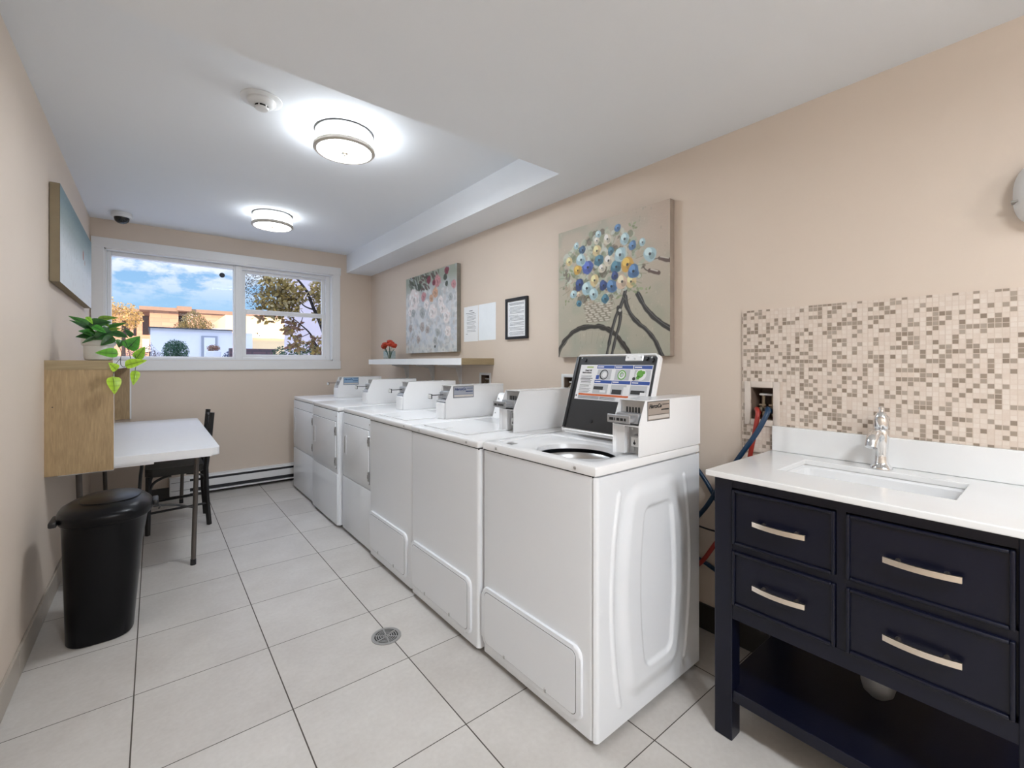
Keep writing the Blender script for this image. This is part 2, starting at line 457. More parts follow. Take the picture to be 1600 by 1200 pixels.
def wall_holes(name, axis, p0, p1, a, b, holes, material, parent=None):
    """wall slab across 'axis' between p0 and p1, spanning a and b, with rectangular openings"""
    As = sorted(set([a[0], a[1]] + [h[0] for h in holes] + [h[1] for h in holes]))
    Bs = sorted(set([b[0], b[1]] + [h[2] for h in holes] + [h[3] for h in holes]))
    def solid(i, j):
        if i < 0 or j < 0 or i >= len(As) - 1 or j >= len(Bs) - 1: return False
        ca = (As[i] + As[i + 1]) / 2; cb = (Bs[j] + Bs[j + 1]) / 2
        return not any(h[0] < ca < h[1] and h[2] < cb < h[3] for h in holes)
    bm = bmesh.new(); V = {}
    def P(u, v, d):
        k = (round(u, 5), round(v, 5), d)
        if k not in V: V[k] = bm.verts.new({'X': (d, u, v), 'Y': (u, d, v), 'Z': (u, v, d)}[axis])
        return V[k]
    for i in range(len(As) - 1):
        for j in range(len(Bs) - 1):
            if not solid(i, j): continue
            u0, u1, v0, v1 = As[i], As[i + 1], Bs[j], Bs[j + 1]
            bm.faces.new([P(u0, v0, p0), P(u1, v0, p0), P(u1, v1, p0), P(u0, v1, p0)])
            bm.faces.new([P(u0, v0, p1), P(u1, v0, p1), P(u1, v1, p1), P(u0, v1, p1)])
            for di, dj, q in ((-1, 0, ((u0, v0), (u0, v1))), (1, 0, ((u1, v0), (u1, v1))), (0, -1, ((u0, v0), (u1, v0))), (0, 1, ((u0, v1), (u1, v1)))):
                if not solid(i + di, j + dj):
                    (c, d), (e, f) = q
                    bm.faces.new([P(c, d, p0), P(e, f, p0), P(e, f, p1), P(c, d, p1)])
    bmesh.ops.recalc_face_normals(bm, faces=bm.faces)
    me = bpy.data.meshes.new(name); bm.to_mesh(me); bm.free(); me.materials.append(material)
    o = bpy.data.objects.new(name, me); C.objects.link(o)
    if parent: o.parent = parent
    return o

def grid_surface(name, nu, nv, func, material, parent=None, colors=None, smooth=True):
    """nu x nv vertex grid from arrays; func(U,V)->(X,Y,Z) on 0..1 arrays"""
    u = np.linspace(0, 1, nu); v = np.linspace(0, 1, nv)
    U, V = np.meshgrid(u, v)
    X, Y, Z = func(U, V)
    co = np.stack([X, Y, Z], -1).reshape(-1, 3).astype(np.float32)
    idx = np.arange(nu * nv).reshape(nv, nu)
    f = np.stack([idx[:-1, :-1], idx[:-1, 1:], idx[1:, 1:], idx[1:, :-1]], -1).reshape(-1, 4)
    me = bpy.data.meshes.new(name)
    me.vertices.add(len(co)); me.vertices.foreach_set('co', co.ravel())
    me.loops.add(len(f) * 4); me.loops.foreach_set('vertex_index', f.ravel().astype(np.int32))
    me.polygons.add(len(f)); me.polygons.foreach_set('loop_start', np.arange(0, len(f) * 4, 4, dtype=np.int32))
    me.polygons.foreach_set('loop_total', np.full(len(f), 4, dtype=np.int32))
    me.update(); me.validate()
    if colors is not None:
        ca = me.color_attributes.new('col', 'FLOAT_COLOR', 'POINT')
        c4 = np.concatenate([colors.reshape(-1, 3), np.ones((nu * nv, 1))], 1).astype(np.float32)
        ca.data.foreach_set('color', c4.ravel())
    if smooth: me.polygons.foreach_set('use_smooth', [True] * len(me.polygons))
    me.materials.append(material)
    o = bpy.data.objects.new(name, me); C.objects.link(o)
    if parent: o.parent = parent
    return o

# ================================================================== ROOM
XL, XR, YB, YR, ZC, ZB = -0.425, 2.02, 5.20, -2.30, 2.49, 2.285
flo = mb(FLOORM).box(XL - 0.15, XR + 0.15, YR - 0.15, YB + 0.2, -0.12, 0.0).build('floor', smooth=False)
struct(flo)
# ceiling: high part over the dryers, lower part around it
cb = mb(CEIL)
cb.box(XL - 0.15, XR + 0.15, YR - 0.15, 1.742, ZB, ZC + 0.12)
cb.box(1.73, XR + 0.15, 1.742, YB + 0.2, ZB, ZC + 0.12)
cb.box(XL - 0.15, 1.73, 1.742, YB + 0.2, ZC, ZC + 0.12)
struct(cb.build('ceiling', smooth=False))
struct(mb(WALL).box(XL - 0.15, XL, YR - 0.15, YB + 0.2, 0, ZC).build('wall_left', smooth=False))
OUT1 = (0.767, 0.856, 1.010, 1.145)     # laundry outlet openings (y0,y1,z0,z1)
OUT2 = (1.900, 1.990, 1.055, 1.160)
OUT3 = (2.790, 2.905, 1.055, 1.155)
struct(wall_holes('wall_right', 'X', XR, XR + 0.15, (YR - 0.15, YB + 0.2), (0, ZB), [OUT1, OUT2, OUT3], WALL))
WX0, WX1, WZ0, WZ1 = -0.335, 1.575, 1.275, 2.245
struct(wall_holes('wall_back', 'Y', YB, YB + 0.20, (XL, XR), (0, ZC), [(WX0, WX1, WZ0, WZ1)], WALL))
struct(mb(WALL).box(XL, XR, YR - 0.15, YR, 0, ZB).build('wall_rear', smooth=False))
# unseen upper storey added to keep the low sun off the garage
struct(mb(mat('exterior_stucco', (0.55, 0.5, 0.45), 0.9)).box(-9, 10, -6, YB + 0.25, ZC + 0.13, 7.2).build('wall_upper_sun_block', smooth=False))

# baseboards
bl = mb(BASEL)
y = YR
k = 0
while y < YB:
    y1 = min(y + 0.445, YB)
    bl.box(XL, XL + 0.011, y + 0.0012, y1 - 0.0012, 0.0, 0.112, bev=0.0025, seg=1); y = y1
struct(bl.build('baseboard_left'))
struct(mb(BASED).box(XR - 0.011, XR, YR, YB, 0, 0.12, bev=0.003, seg=1).build('baseboard_right'))
struct(mb(BASED).box(XL + 0.011, XR - 0.011, YB - 0.011, YB, 0, 0.10, bev=0.003, seg=1).build('baseboard_back'))

# ------------------------------------------------------------------ window
wt = mb(TRIM)
wt.box(-0.418, 1.662, YB - 0.016, YB, 2.245, 2.330, bev=0.002, seg=1)
wt.box(-0.418, WX0, YB - 0.015, YB, 1.270, 2.245, bev=0.002, seg=1)
wt.box(WX1, 1.655, YB - 0.015, YB, 1.270, 2.245, bev=0.002, seg=1)
wt.box(-0.418, 1.660, YB - 0.016, YB, 1.180, 1.272, bev=0.002, seg=1)
struct(wt.build('trim_1'))
# reveal lining
rv = mb(TRIM)
rv.box(WX0, WX0 + 0.012, YB - 0.004, YB + 0.2, WZ0, WZ1)
rv.box(WX1 - 0.012, WX1, YB - 0.004, YB + 0.2, WZ0, WZ1)
rv.box(WX0, WX1, YB - 0.004, YB + 0.2, WZ1 - 0.012, WZ1)
rv.box(WX0, WX1, YB - 0.004, YB + 0.2, WZ0, WZ0 + 0.012)
struct(rv.build('trim_2', smooth=False))
def frame(m, x0, x1, z0, z1, y0, y1, w, bev=0.003, wt=None, wb=None):
    wt = wt or w; wb = wb or w
    m.box(x0, x0 + w, y0, y1, z0, z1, bev=bev, seg=1); m.box(x1 - w, x1, y0, y1, z0, z1, bev=bev, seg=1)
    m.box(x0 + w, x1 - w, y0, y1, z1 - wt, z1, bev=bev, seg=1); m.box(x0 + w, x1 - w, y0, y1, z0, z0 + wb, bev=bev, seg=1)
ix0, ix1, iz0, iz1 = WX0 + 0.012, WX1 - 0.012, WZ0 + 0.012, WZ1 - 0.012
YW = YB + 0.065
w1 = bpy.data.objects.new('window_1', None); C.objects.link(w1); struct(w1)
f1 = mb(TRIM); frame(f1, ix0, 0.655, iz0, iz1, YW, YW + 0.07, 0.030, wt=0.038, wb=0.024)
f1.build('window_frame', w1)
mb(GLASSM).box(ix0 + 0.028, 0.628, YW + 0.035, YW + 0.039, iz0 + 0.02, iz1 - 0.034).build('window_pane', w1, smooth=False)
w2 = bpy.data.objects.new('window_2', None); C.objects.link(w2); struct(w2)
f2 = mb(TRIM); frame(f2, 0.655, ix1, iz0, iz1, YW, YW + 0.09, 0.045, wt=0.032, wb=0.022)
f2.box(0.640, 0.672, YW - 0.012, YW + 0.07, iz0, iz1, bev=0.003, seg=1)
f2.build('window_frame', w2)
su = mb(TRIM); frame(su, 0.700, ix1 - 0.045, 1.765, iz1 - 0.030, YW + 0.046, YW + 0.075, 0.034, wt=0.03, wb=0.04)
us = su.build('upper_sash', w2)
mb(GLASSM).box(0.734, ix1 - 0.079, YW + 0.058, YW + 0.062, 1.80, iz1 - 0.058).build('window_pane', us, smooth=False)
sl = mb(TRIM); frame(sl, 0.700, ix1 - 0.040, iz0 + 0.02, 1.800, YW + 0.012, YW + 0.043, 0.038, wt=0.045, wb=0.03)
ls = sl.build('lower_sash', w2)
mb(GLASSM).box(0.736, ix1 - 0.077, YW + 0.024, YW + 0.028, iz0 + 0.048, 1.757).build('window_pane', ls, smooth=False)
st = mb(mat('dark_blue_sticker', (0.008, 0.015, 0.03), 0.5)).prism([(0.532 + 0.024 * math.cos(a * PI / 12), 2.128 + 0.024 * math.sin(a * PI / 12)) for a in range(24)], YW + 0.0335, YW + 0.035, 'Y').build('round_sticker')
tag(st, 'small dark round disc stuck on the left window pane', 'sticker')

# ------------------------------------------------------------------ ceiling lamps
def ceiling_lamp(loc, label, power):
    LAMPG = emit('lit_lamp_glass', (0.90, 0.965, 1.03), power * 1.2)
    LAMPS = emit('lit_lamp_side_glass', (0.90, 0.965, 1.03), power * 0.45)
    t = thing('ceiling_light', label, 'ceiling light', loc, group='flush drum ceiling lights')
    R = 0.148
    mb(BLACKM).lathe([(0, 0), (R + 0.004, 0), (R + 0.004, -0.006), (0, -0.006)]).build('ceiling_plate', t)
    mb(LAMPT).lathe([(R - 0.006, -0.007), (R, -0.012), (R, -0.034)]).build('upper_band', t)
    mb(LAMPS).lathe([(R + 0.001, -0.034), (R + 0.002, -0.084)]).build('lamp_shade', t)
    mb(mat('lamp_ring_metal', (0.55, 0.50, 0.44), 0.4, 0.4)).lathe([(R + 0.001, -0.078), (R + 0.007, -0.080), (R + 0.009, -0.097), (R + 0.002, -0.104), (R - 0.009, -0.103), (R - 0.012, -0.096)]).build('metal_ring', t)
    mb(LAMPG).lathe([(R - 0.008, -0.098), (R * 0.7, -0.103), (0, -0.106)]).build('diffuser', t)
    mb(NICKEL).lathe([(0, -0.106), (0.020, -0.106), (0.019, -0.110), (0.006, -0.112), (0.006, -0.118), (0.008, -0.122), (0.004, -0.127), (0, -0.128)], n=20).build('finial', t)
    return t
ceiling_lamp((0.803, 2.445, ZC), 'lit white drum ceiling light, the larger nearer one by the smoke detector', LAMP)
ceiling_lamp((0.775, 4.17, ZC), 'lit white drum ceiling light, the farther one near the window wall', LAMP * 0.30)
ceiling_lamp((0.55, -0.70, ZB), 'added unseen drum light on the lower ceiling behind the viewer, for fill', LAMP * 1.7)  # unseen lamp added to brighten the near half of the room
ceiling_lamp((0.55, -1.75, ZB), 'added unseen drum light nearest the rear wall behind the viewer, for fill', LAMP * 1.7)  # second unseen lamp, added for the same fill light

# smoke detector, dome camera
t = thing('smoke_detector', 'round white smoke detector on the ceiling left of the nearer drum light', 'smoke detector', (0.395, 2.375, ZC))
mb(PLAST).lathe([(0, 0), (0.088, 0), (0.088, -0.004), (0.080, -0.008), (0, -0.008)]).build('base_plate', t)
mb(PLAST).lathe([(0, -0.008), (0.060, -0.008), (0.060, -0.016), (0.052, -0.026), (0.034, -0.032), (0, -0.032)]).build('detector_body', t)
m_ = mb(SHADOWGAP).lathe([(0, -0.032), (0.029, -0.032), (0.029, -0.041), (0, -0.041)], n=24)
m_.m(PLAST)
for k in range(6):
    m_.box(0.024, 0.031, -0.003, 0.003, -0.042, -0.031, M=Matrix.Rotation(k * PI / 3, 4, 'Z'))
m_.lathe([(0, -0.041), (0.031, -0.041), (0.027, -0.047), (0, -0.048)], n=24)
m_.build('sensor_cap', t)
t = thing('security_camera', 'white dome security camera with black bubble, in the ceiling corner above the window', 'security camera', (-0.208, 4.90, ZC))
mb(PLAST).lathe([(0, 0), (0.066, 0), (0.070, -0.010), (0.069, -0.032), (0.062, -0.040), (0, -0.040)]).build('housing', t)
mb(BLACKG).lathe([(0.050, -0.040), (0.050, -0.048), (0.045, -0.066), (0.031, -0.081), (0.014, -0.088), (0, -0.089)]).build('dome', t)

# ================================================================== LAUNDRY MACHINES
SLIDEM = mat('grey_cast_coin_slide', (0.42, 0.43, 0.45), 0.28, 0.55, var=0.15, scale=50)
def coin_meter(t, y0, label_kind=None, w=0.115, slide='bar', x0=0.245, gold=False):
    """coin box on the deck; y0 is its near side, local coordinates of the machine (x=0 front)"""
    z0 = DECK
    X0, X1, ZT = x0, x0 + 0.43, z0 + 0.199
    h = mb(ENAMEL)
    side = [(X0, z0 + 0.001), (X0 + 0.002, z0 + 0.112), (X0 + 0.042, ZT), (X1, ZT), (X1, z0 + 0.001)]
    for a, b in ((y0, y0 + 0.0025), (y0 + w - 0.0025, y0 + w)):
        h.prism(side, a, b, 'Y')
    h.box(X0 + 0.040, X1, y0, y0 + w, ZT - 0.0025, ZT + 0.0005, bev=0.001, seg=1)
    h.box(X0 + 0.052, X1 - 0.003, y0 + 0.003, y0 + w - 0.003, z0 + 0.001, ZT - 0.003)
    h.box(X0 + 0.001, X0 + 0.054, y0 + 0.0025, y0 + w - 0.0025, z0 + 0.106, z0 + 0.110)
    cmt = h.build('coin_meter', t)
    # upper plate with coin slide
    sp = mb(STEEL)
    sp.box(X0 + 0.047, X0 + 0.052, y0 + 0.006, y0 + w - 0.006, z0 + 0.112, ZT - 0.006)
    if slide == 'bar':
        sp.m(SLIDEM).box(X0 - 0.040, X0 + 0.045, y0 + 0.016, y0 + w - 0.014, z0 + 0.124, z0 + 0.140, bev=0.002, seg=1)
        sp.box(X0 - 0.042, X0 - 0.036, y0 + 0.008, y0 + w - 0.008, z0 + 0.120, z0 + 0.150, bev=0.002, seg=1)
        sp.m(SHADOWGAP)
        for q0, q1 in ((0.012, 0.020), (0.024, 0.036), (0.040, 0.052), (0.058, 0.062), (0.066, 0.084)):
            sp.box(X0 - 0.0426, X0 - 0.0418, y0 + 0.012 + q0, y0 + 0.012 + q1, z0 + 0.129, z0 + 0.139)
        for k in range(5): sp.box(X0 + 0.0455, X0 + 0.048, y0 + 0.028 + k * 0.013, y0 + 0.034 + k * 0.013, z0 + 0.150, z0 + 0.172)
        sp.m(SLIDEM).box(X0 + 0.01, X0 + 0.050, y0 + 0.010, y0 + w - 0.010, z0 + 0.115, z0 + 0.152, bev=0.004, seg=2)
    else:
        sp.m(BLACKM).box(X0 - 0.075, X0 + 0.045, y0 + w * 0.5 - 0.003, y0 + w * 0.5 + 0.003, z0 + 0.141, z0 + 0.1455)
        sp.box(X0 - 0.0715, X0 - 0.069, y0 + 0.036, y0 + w - 0.036, z0 + 0.123, z0 + 0.151)
        sp.m(PLAST).box(X0 - 0.079, X0 - 0.072, y0 + 0.040, y0 + w - 0.040, z0 + 0.126, z0 + 0.148, bev=0.002, seg=1)
        sp.m(SLIDEM).box(X0 + 0.016, X0 + 0.050, y0 + 0.014, y0 + w - 0.014, z0 + 0.120, z0 + 0.165, bev=0.008, seg=3)
    sp.build('coin_slide', cmt)
    # lower coin vault
    lk = mb(mat('grey_vault_plate', (0.45, 0.45, 0.45), 0.4, 0.5))
    if slide == 'bar':
        lk.box(X0 + 0.049, X0 + 0.053, y0 + 0.003, y0 + w - 0.040, z0 + 0.004, z0 + 0.104)
        lk.m(ENAMEL).box(X0 + 0.020, X0 + 0.052, y0 + w - 0.040, y0 + w - 0.003, z0 + 0.003, z0 + 0.105)
        lk.m(STEEL).box(X0 + 0.030, X0 + 0.050, y0 + 0.004, y0 + 0.048, z0 + 0.028, z0 + 0.075, bev=0.008, seg=3)
        lk.m(PLAST).box(X0 + 0.026, X0 + 0.034, y0 + 0.018, y0 + 0.052, z0 + 0.030, z0 + 0.066, bev=0.0035, seg=2)
        lk.m(BLACKP).disc((X0 + 0.0255, y0 + 0.036, z0 + 0.043), 0.005, 12, 'X', 0.002)
        lk.prism([(y0 + 0.034, z0 + 0.046), (y0 + 0.038, z0 + 0.046), (y0 + 0.036, z0 + 0.056)], X0 + 0.0245, X0 + 0.027, 'X')
        lk.m(STEEL).disc((X0 + 0.048, y0 + 0.058, z0 + 0.018), 0.008, 14, 'X', 0.003)
        lk.m(PLAST).disc((X0 + 0.048, y0 + 0.060, z0 + 0.092), 0.004, 10, 'X', 0.003)
    else:
        lk.m(ENAMEL).prism([(X0 - 0.006, z0 + 0.002), (X0 - 0.006, z0 + 0.092), (X0 + 0.004, z0 + 0.098), (X0 + 0.05, z0 + 0.103), (X0 + 0.05, z0 + 0.002)], y0 + 0.012, y0 + w - 0.010, 'Y', bev=0.004)
        lk.m(STEEL).prism([(X0 + 0.0, z0 + 0.097), (X0 + 0.010, z0 + 0.118), (X0 + 0.05, z0 + 0.118), (X0 + 0.05, z0 + 0.097)], y0 + 0.014, y0 + w - 0.012, 'Y')
    lk.build('coin_vault', cmt)
    if label_kind:
        lx0, lx1, lz0, lz1 = X0 + 0.052, X0 + 0.198, z0 + 0.124, z0 + 0.195
        c = {'silver': (0.42, 0.36, 0.31), 'grey': (0.36, 0.38, 0.44), 'blue': (0.30, 0.45, 0.62)}[label_kind]
        lb = mb(mat('label_border', (0.10, 0.10, 0.09), 0.4)).box(lx0, lx1, y0 - 0.0008, y0, lz0, lz1)
        lb.m(mat('label_' + label_kind, c, 0.35, 0.3, var=0.15, scale=18)).box(lx0 + 0.003, lx1 - 0.003, y0 - 0.0014, y0 - 0.0007, lz0 + 0.003, lz1 - 0.003)
        lb.m(mat('label_pale_stripe', (0.62, 0.58, 0.54), 0.4)).box(lx0 + 0.006, lx1 - 0.006, y0 - 0.0017, y0 - 0.0013, lz0 + 0.006, lz0 + 0.018)
        ink = mat('label_ink_' + label_kind, {'silver': (0.03, 0.03, 0.03), 'grey': (0.03, 0.05, 0.16), 'blue': (0.02, 0.08, 0.22)}[label_kind], 0.5)
        lb.m(ink)
        lb.box(lx0 + 0.006, lx1 - 0.006, y0 - 0.0018, y0 - 0.0013, lz0 + 0.020, lz0 + 0.0215)
        lb.box(lx0 + 0.088, lx1 - 0.008, y0 - 0.0018, y0 - 0.0013, lz0 + 0.035, lz0 + 0.040)
        lb.box(lx0 + 0.096, lx1 - 0.006, y0 - 0.0018, y0 - 0.0013, lz0 + 0.055, lz0 + 0.058)
        lbo = lb.build('name_label', cmt)
        lbo['label'] = '%s rectangular company label' % {'silver': 'silver brown', 'grey': 'grey and blue', 'blue': 'light blue'}[label_kind]
        tx = text_mesh('HarcoCo', 0.021, ink, 'label_lettering', cmt, (lx0 + 0.008, y0 - 0.0022, lz0 + 0.046), (1, 0, 0), (0, 0, 1), shear=0.35, bold=0.0006)
    return cmt

DECK = 0.915
def side_height(u, z):
    """pressed relief of the washer side: u = distance from front (0..0.64), z height"""
    def sm(a, b, x):
        t = np.clip((x - a) / (b - a), 0, 1); return t * t * (3 - 2 * t)
    def barrel(u, z, c, hw_mid, hw_end, z0, z1, r):
        zc = (z0 + z1) / 2; hz = (z1 - z0) / 2
        tt = np.clip((z - zc) / hz, -1.3, 1.3)
        hw = hw_mid - (hw_mid - hw_end) * tt ** 2
        dx = np.abs(u - c) - hw; dz = np.abs(z - zc) - hz
        qx = np.maximum(dx + r, 0); qz = np.maximum(dz + r, 0)
        return np.sqrt(qx ** 2 + qz ** 2) + np.minimum(np.maximum(dx, dz) + 0, -r * 0) * 0 - r + np.minimum(np.maximum(dx + r, dz + r), 0)
    h = np.zeros_like(u)
    d1 = barrel(u, z, 0.320, 0.212, 0.160, 0.085, 0.825, 0.07)
    h += 0.012 * (1 - sm(-0.050, 0.010, d1))
    d2 = barrel(u, z, 0.338, 0.108, 0.082, 0.172, 0.735, 0.03)
    h -= 0.010 * (1 - sm(-0.010, 0.010, d2))
    for s_, cc in ((-1, 0.325), (1, 0.325)):
        tt = (z - 0.45) / 0.36
        uc = cc + s_ * (0.248 - 0.042 * tt ** 2)
        dd = np.sqrt(np.maximum(np.abs(z - 0.45) - 0.355, 0) ** 2 + (u - uc) ** 2)
        h += 0.006 * (1 - sm(0.004, 0.013, dd))
    return h

def machine_body(t, w, d, near_relief=False, kick=0.022, ztop=0.879):
    b = mb(ENAMEL2)
    y_in = 0.014 if near_relief else 0.0
    b.prism(rrect(0, d, y_in, w - 0.001, 0.017, 5), kick, ztop, 'Z')
    if near_relief:      # open on top, so that the tub shows through the deck
        bmesh.ops.delete(b.bm, geom=[f for f in b.bm.faces if f.calc_center_median().z > ztop - 0.001], context='FACES_ONLY')
    o = b.build('cabinet', t)
    if near_relief:
        def fn(U, V):
            u = U * d; z = kick + V * (ztop - kick)
            e = 0.014
            hh = side_height(u, z)
            # round the front vertical edge into the front face
            edge = np.clip(1 - u / e, 0, 1); edge2 = np.clip(1 - (d - u) / e, 0, 1)
            y = -hh + e * (1 - np.sqrt(np.clip(1 - edge ** 2, 0, 1))) + e * (1 - np.sqrt(np.clip(1 - edge2 ** 2, 0, 1)))
            return u, y, z
        grid_surface('side_panel', 190, 190, fn, ENAMEL2, t)
    for xx in (0.05, d - 0.05):
        for yy in (0.05, w - 0.05):
            mb(BLACKP).lathe([(0, 0), (0.018, 0), (0.018, 0.010), (0.010, 0.012), (0.010, kick + 0.01), (0, kick + 0.01)], (xx, yy, 0), n=12).build('levelling_foot', t)
    # dark strips that paint in the shadow line under the deck
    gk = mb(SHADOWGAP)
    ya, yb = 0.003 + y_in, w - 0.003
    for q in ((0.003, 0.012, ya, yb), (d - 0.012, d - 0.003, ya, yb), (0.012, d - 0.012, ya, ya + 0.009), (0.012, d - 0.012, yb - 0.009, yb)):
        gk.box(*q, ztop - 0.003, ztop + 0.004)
    gk.build('deck_shadow_line', t)
    return o

def deck_plain(t, w, d, screws=True, lid=None):
    b = mb(ENAMEL).box(-0.004, d, 0.001, w - 0.001, 0.882, DECK, bev=0.009, seg=3)
    o = b.build('deck', t)
    if screws:
        for yy in (0.09, w - 0.10):
            mb(STEEL).lathe([(0, -0.0045), (0.003, -0.004), (0.0055, -0.002), (0.006, 0.0)], n=12, M=Matrix.Translation((-0.004, yy, 0.898)) @ Matrix.Rotation(PI / 2, 4, 'Y')).build('deck_screw', o)
    if lid:
        y0, y1 = lid
        l_ = mb(ENAMEL).prism(rrect(0.04, 0.36, y0, y1, 0.02), DECK + 0.0005, DECK + 0.006, 'Z', bev=0.003)
        l_.m(SHADOWGAP).box(0.046, 0.10, (y0 + y1) / 2 - 0.001, (y0 + y1) / 2 + 0.001, DECK + 0.0055, DECK + 0.0063)
        l_.build('lid', t)
    return o

def access_panel(t, y0, y1, z0=0.055, z1=0.305):
    a = mb(ENAMEL2)
    a.prism(rrect(y0, y1, z0, z1, 0.035), -0.011, 0.002, 'X', bev=0.010, seg=3)
    a.m(SHADOWGAP).prism(rrect(y0 + 0.021, y1 - 0.021, z0 + 0.017, z1 - 0.017, 0.022), -0.0114, -0.0108, 'X')
    a.m(ENAMEL2).prism(rrect(y0 + 0.023, y1 - 0.023, z0 + 0.019, z1 - 0.019, 0.020), -0.0128, -0.0108, 'X', bev=0.0008, seg=1)
    o = a.build('access_panel', t)
    for f_ in (0.3, 0.72):
        yy = y0 + (y1 - y0) * f_
        s_ = mb(STEEL)
        s_.lathe([(0, -0.004), (0.003, -0.0035), (0.005, 0)], n=10, M=Matrix.Translation((-0.0128, yy, z0 + 0.028)) @ Matrix.Rotation(PI / 2, 4, 'Y'))
        s_.box(-0.0145, -0.0125, yy - 0.004, yy + 0.004, z0 + 0.016, z0 + 0.0285)
        s_.build('panel_screw', o)

def control_console(t, y0, y1, x0=0.475):
    c = mb(ENAMEL).prism([(x0, DECK), (x0 + 0.045, DECK + 0.138), (x0 + 0.060, DECK + 0.150), (x0 + 0.19, DECK + 0.150), (x0 + 0.19, DECK)], y0, y1, 'Y', bev=0.003, seg=1)
    o = c.build('control_console', t)
    for zz in (0.030, 0.115):
        for yy in (y0 + 0.02, y1 - 0.02):
            mb(STEEL).disc((x0 + 0.012 + zz * 0.3 - 0.010, yy, DECK + zz), 0.004, 10, 'X', 0.006).build('console_screw', o)

# ---- washer 1 (open lid)
DP = 0.66
X1w = 1.106
W1 = thing('washing_machine', 'nearest white coin washer with its lid standing open, beside the navy vanity', 'washing machine', (X1w, 0.945, 0), 0.012, 'coin operated washers')
machine_body(W1, 0.625, DP, near_relief=True)
# deck with a tub opening
def tub_deck(t, w, d):
    bm = MB().m(ENAMEL)
    t_ = bmesh.new(); N = 96; cx, cy = 0.185, 0.262
    # outer outline as a rounded rectangle sampled by angle
    def ray_rr(a, x0, x1, y0, y1, r):
        best = None
        dx, dy = math.cos(a), math.sin(a)
        lo, hi = 0.0, 1.5
        for _ in range(40):
            mid = (lo + hi) / 2; px = cx + dx * mid; py = cy + dy * mid
            qx = max(x0 + r - px, 0, px - (x1 - r)); qy = max(y0 + r - py, 0, py - (y1 - r))
            if math.hypot(qx, qy) <= r and x0 <= px <= x1 and y0 <= py <= y1: lo = mid
            else: hi = mid
        return (cx + dx * lo, cy + dy * lo)
    corners = [math.atan2(yy - cy, xx - cx) for xx in (-0.002, d - 0.002) for yy in (0.003, w - 0.003)]
    angs = sorted([2 * PI * k / N - PI for k in range(N)] + corners)
    def ring(f): return [t_.verts.new(f(a)) for a in angs]
    rec = (0.045, 0.372, 0.055, 0.585)      # recessed lid well
    hr = 0.162
    rings = [
        ring(lambda a: (*ray_rr(a, 0.004, d - 0.008, 0.009, w - 0.009, 0.006), 0.882)),
        ring(lambda a: (*ray_rr(a, -0.004, d, 0.001, w - 0.001, 0.010), 0.884)),
        ring(lambda a: (*ray_rr(a, -0.004, d, 0.001, w - 0.001, 0.010), 0.906)),
        ring(lambda a: (*ray_rr(a, -0.001, d - 0.003, 0.004, w - 0.004, 0.010), 0.9125)),
        ring(lambda a: (*ray_rr(a, 0.005, d - 0.009, 0.010, w - 0.010, 0.010), 0.915)),
        ring(lambda a: (*ray_rr(a, rec[0] - 0.004, rec[1] + 0.004, rec[2] - 0.004, rec[3] + 0.004, 0.03), 0.915)),
        ring(lambda a: (*ray_rr(a, rec[0] + 0.004, rec[1] - 0.004, rec[2] + 0.004, rec[3] - 0.004, 0.025), 0.909)),
        ring(lambda a: (cx + (hr * 1.00) * math.cos(a) * (0.88 if math.cos(a) < 0 else 1.05), cy + hr * 1.12 * math.sin(a), 0.909)),
        ring(lambda a: (cx + (hr * 0.93) * math.cos(a) * (0.88 if math.cos(a) < 0 else 1.05), cy + hr * 1.04 * math.sin(a), 0.903)),
        ring(lambda a: (cx + (hr * 0.90) * math.cos(a) * (0.88 if math.cos(a) < 0 else 1.05), cy + hr * 1.00 * math.sin(a), 0.885)),
    ]
    n = len(angs)
    for A, B_ in zip(rings[:-1], rings[1:]):
        for k in range(n): t_.faces.new((A[k], A[(k + 1) % n], B_[(k + 1) % n], B_[k]))
    bm._merge(t_)
    o = bm.build('deck', t, ang=30)
    for yy in (0.09, w - 0.10):
        mb(STEEL).lathe([(0, -0.0045), (0.003, -0.004), (0.0055, -0.002), (0.006, 0.0)], n=12, M=Matrix.Translation((-0.004, yy, 0.898)) @ Matrix.Rotation(PI / 2, 4, 'Y')).build('deck_screw', o)
    # small dark latch slot
    mb(STEEL).prism(rrect(0.060, 0.098, 0.505, 0.545, 0.006), 0.9085, 0.9100, 'Z').build('latch_slot', o)
    return cx, cy
tcx, tcy = tub_deck(W1, 0.625, DP)
tb = mb(BLACKP).lathe([(0.150, 0.886), (0.160, 0.875), (0.163, 0.862), (0.150, 0.860)], (tcx, tcy, 0), n=64)
tb.m(STEEL).lathe([(0.152, 0.870), (0.143, 0.860), (0.140, 0.845), (0.148, 0.84)], (tcx, tcy, 0), n=64)
tb.m(mat('grey_white_tub', (0.55, 0.55, 0.56), 0.3)).lathe([(0.146, 0.842), (0.150, 0.6), (0.14, 0.56), (0.05, 0.55), (0.045, 0.60), (0.03, 0.82), (0.0, 0.83)], (tcx, tcy, 0), n=64)
tb.build('tub', W1)
# open the cabinet top for the tub: replace the plain prism cap by leaving the tub above it
cm1 = coin_meter(W1, 0.000, 'silver', slide='bar', x0=0.228)
control_console(W1, 0.125, 0.618)
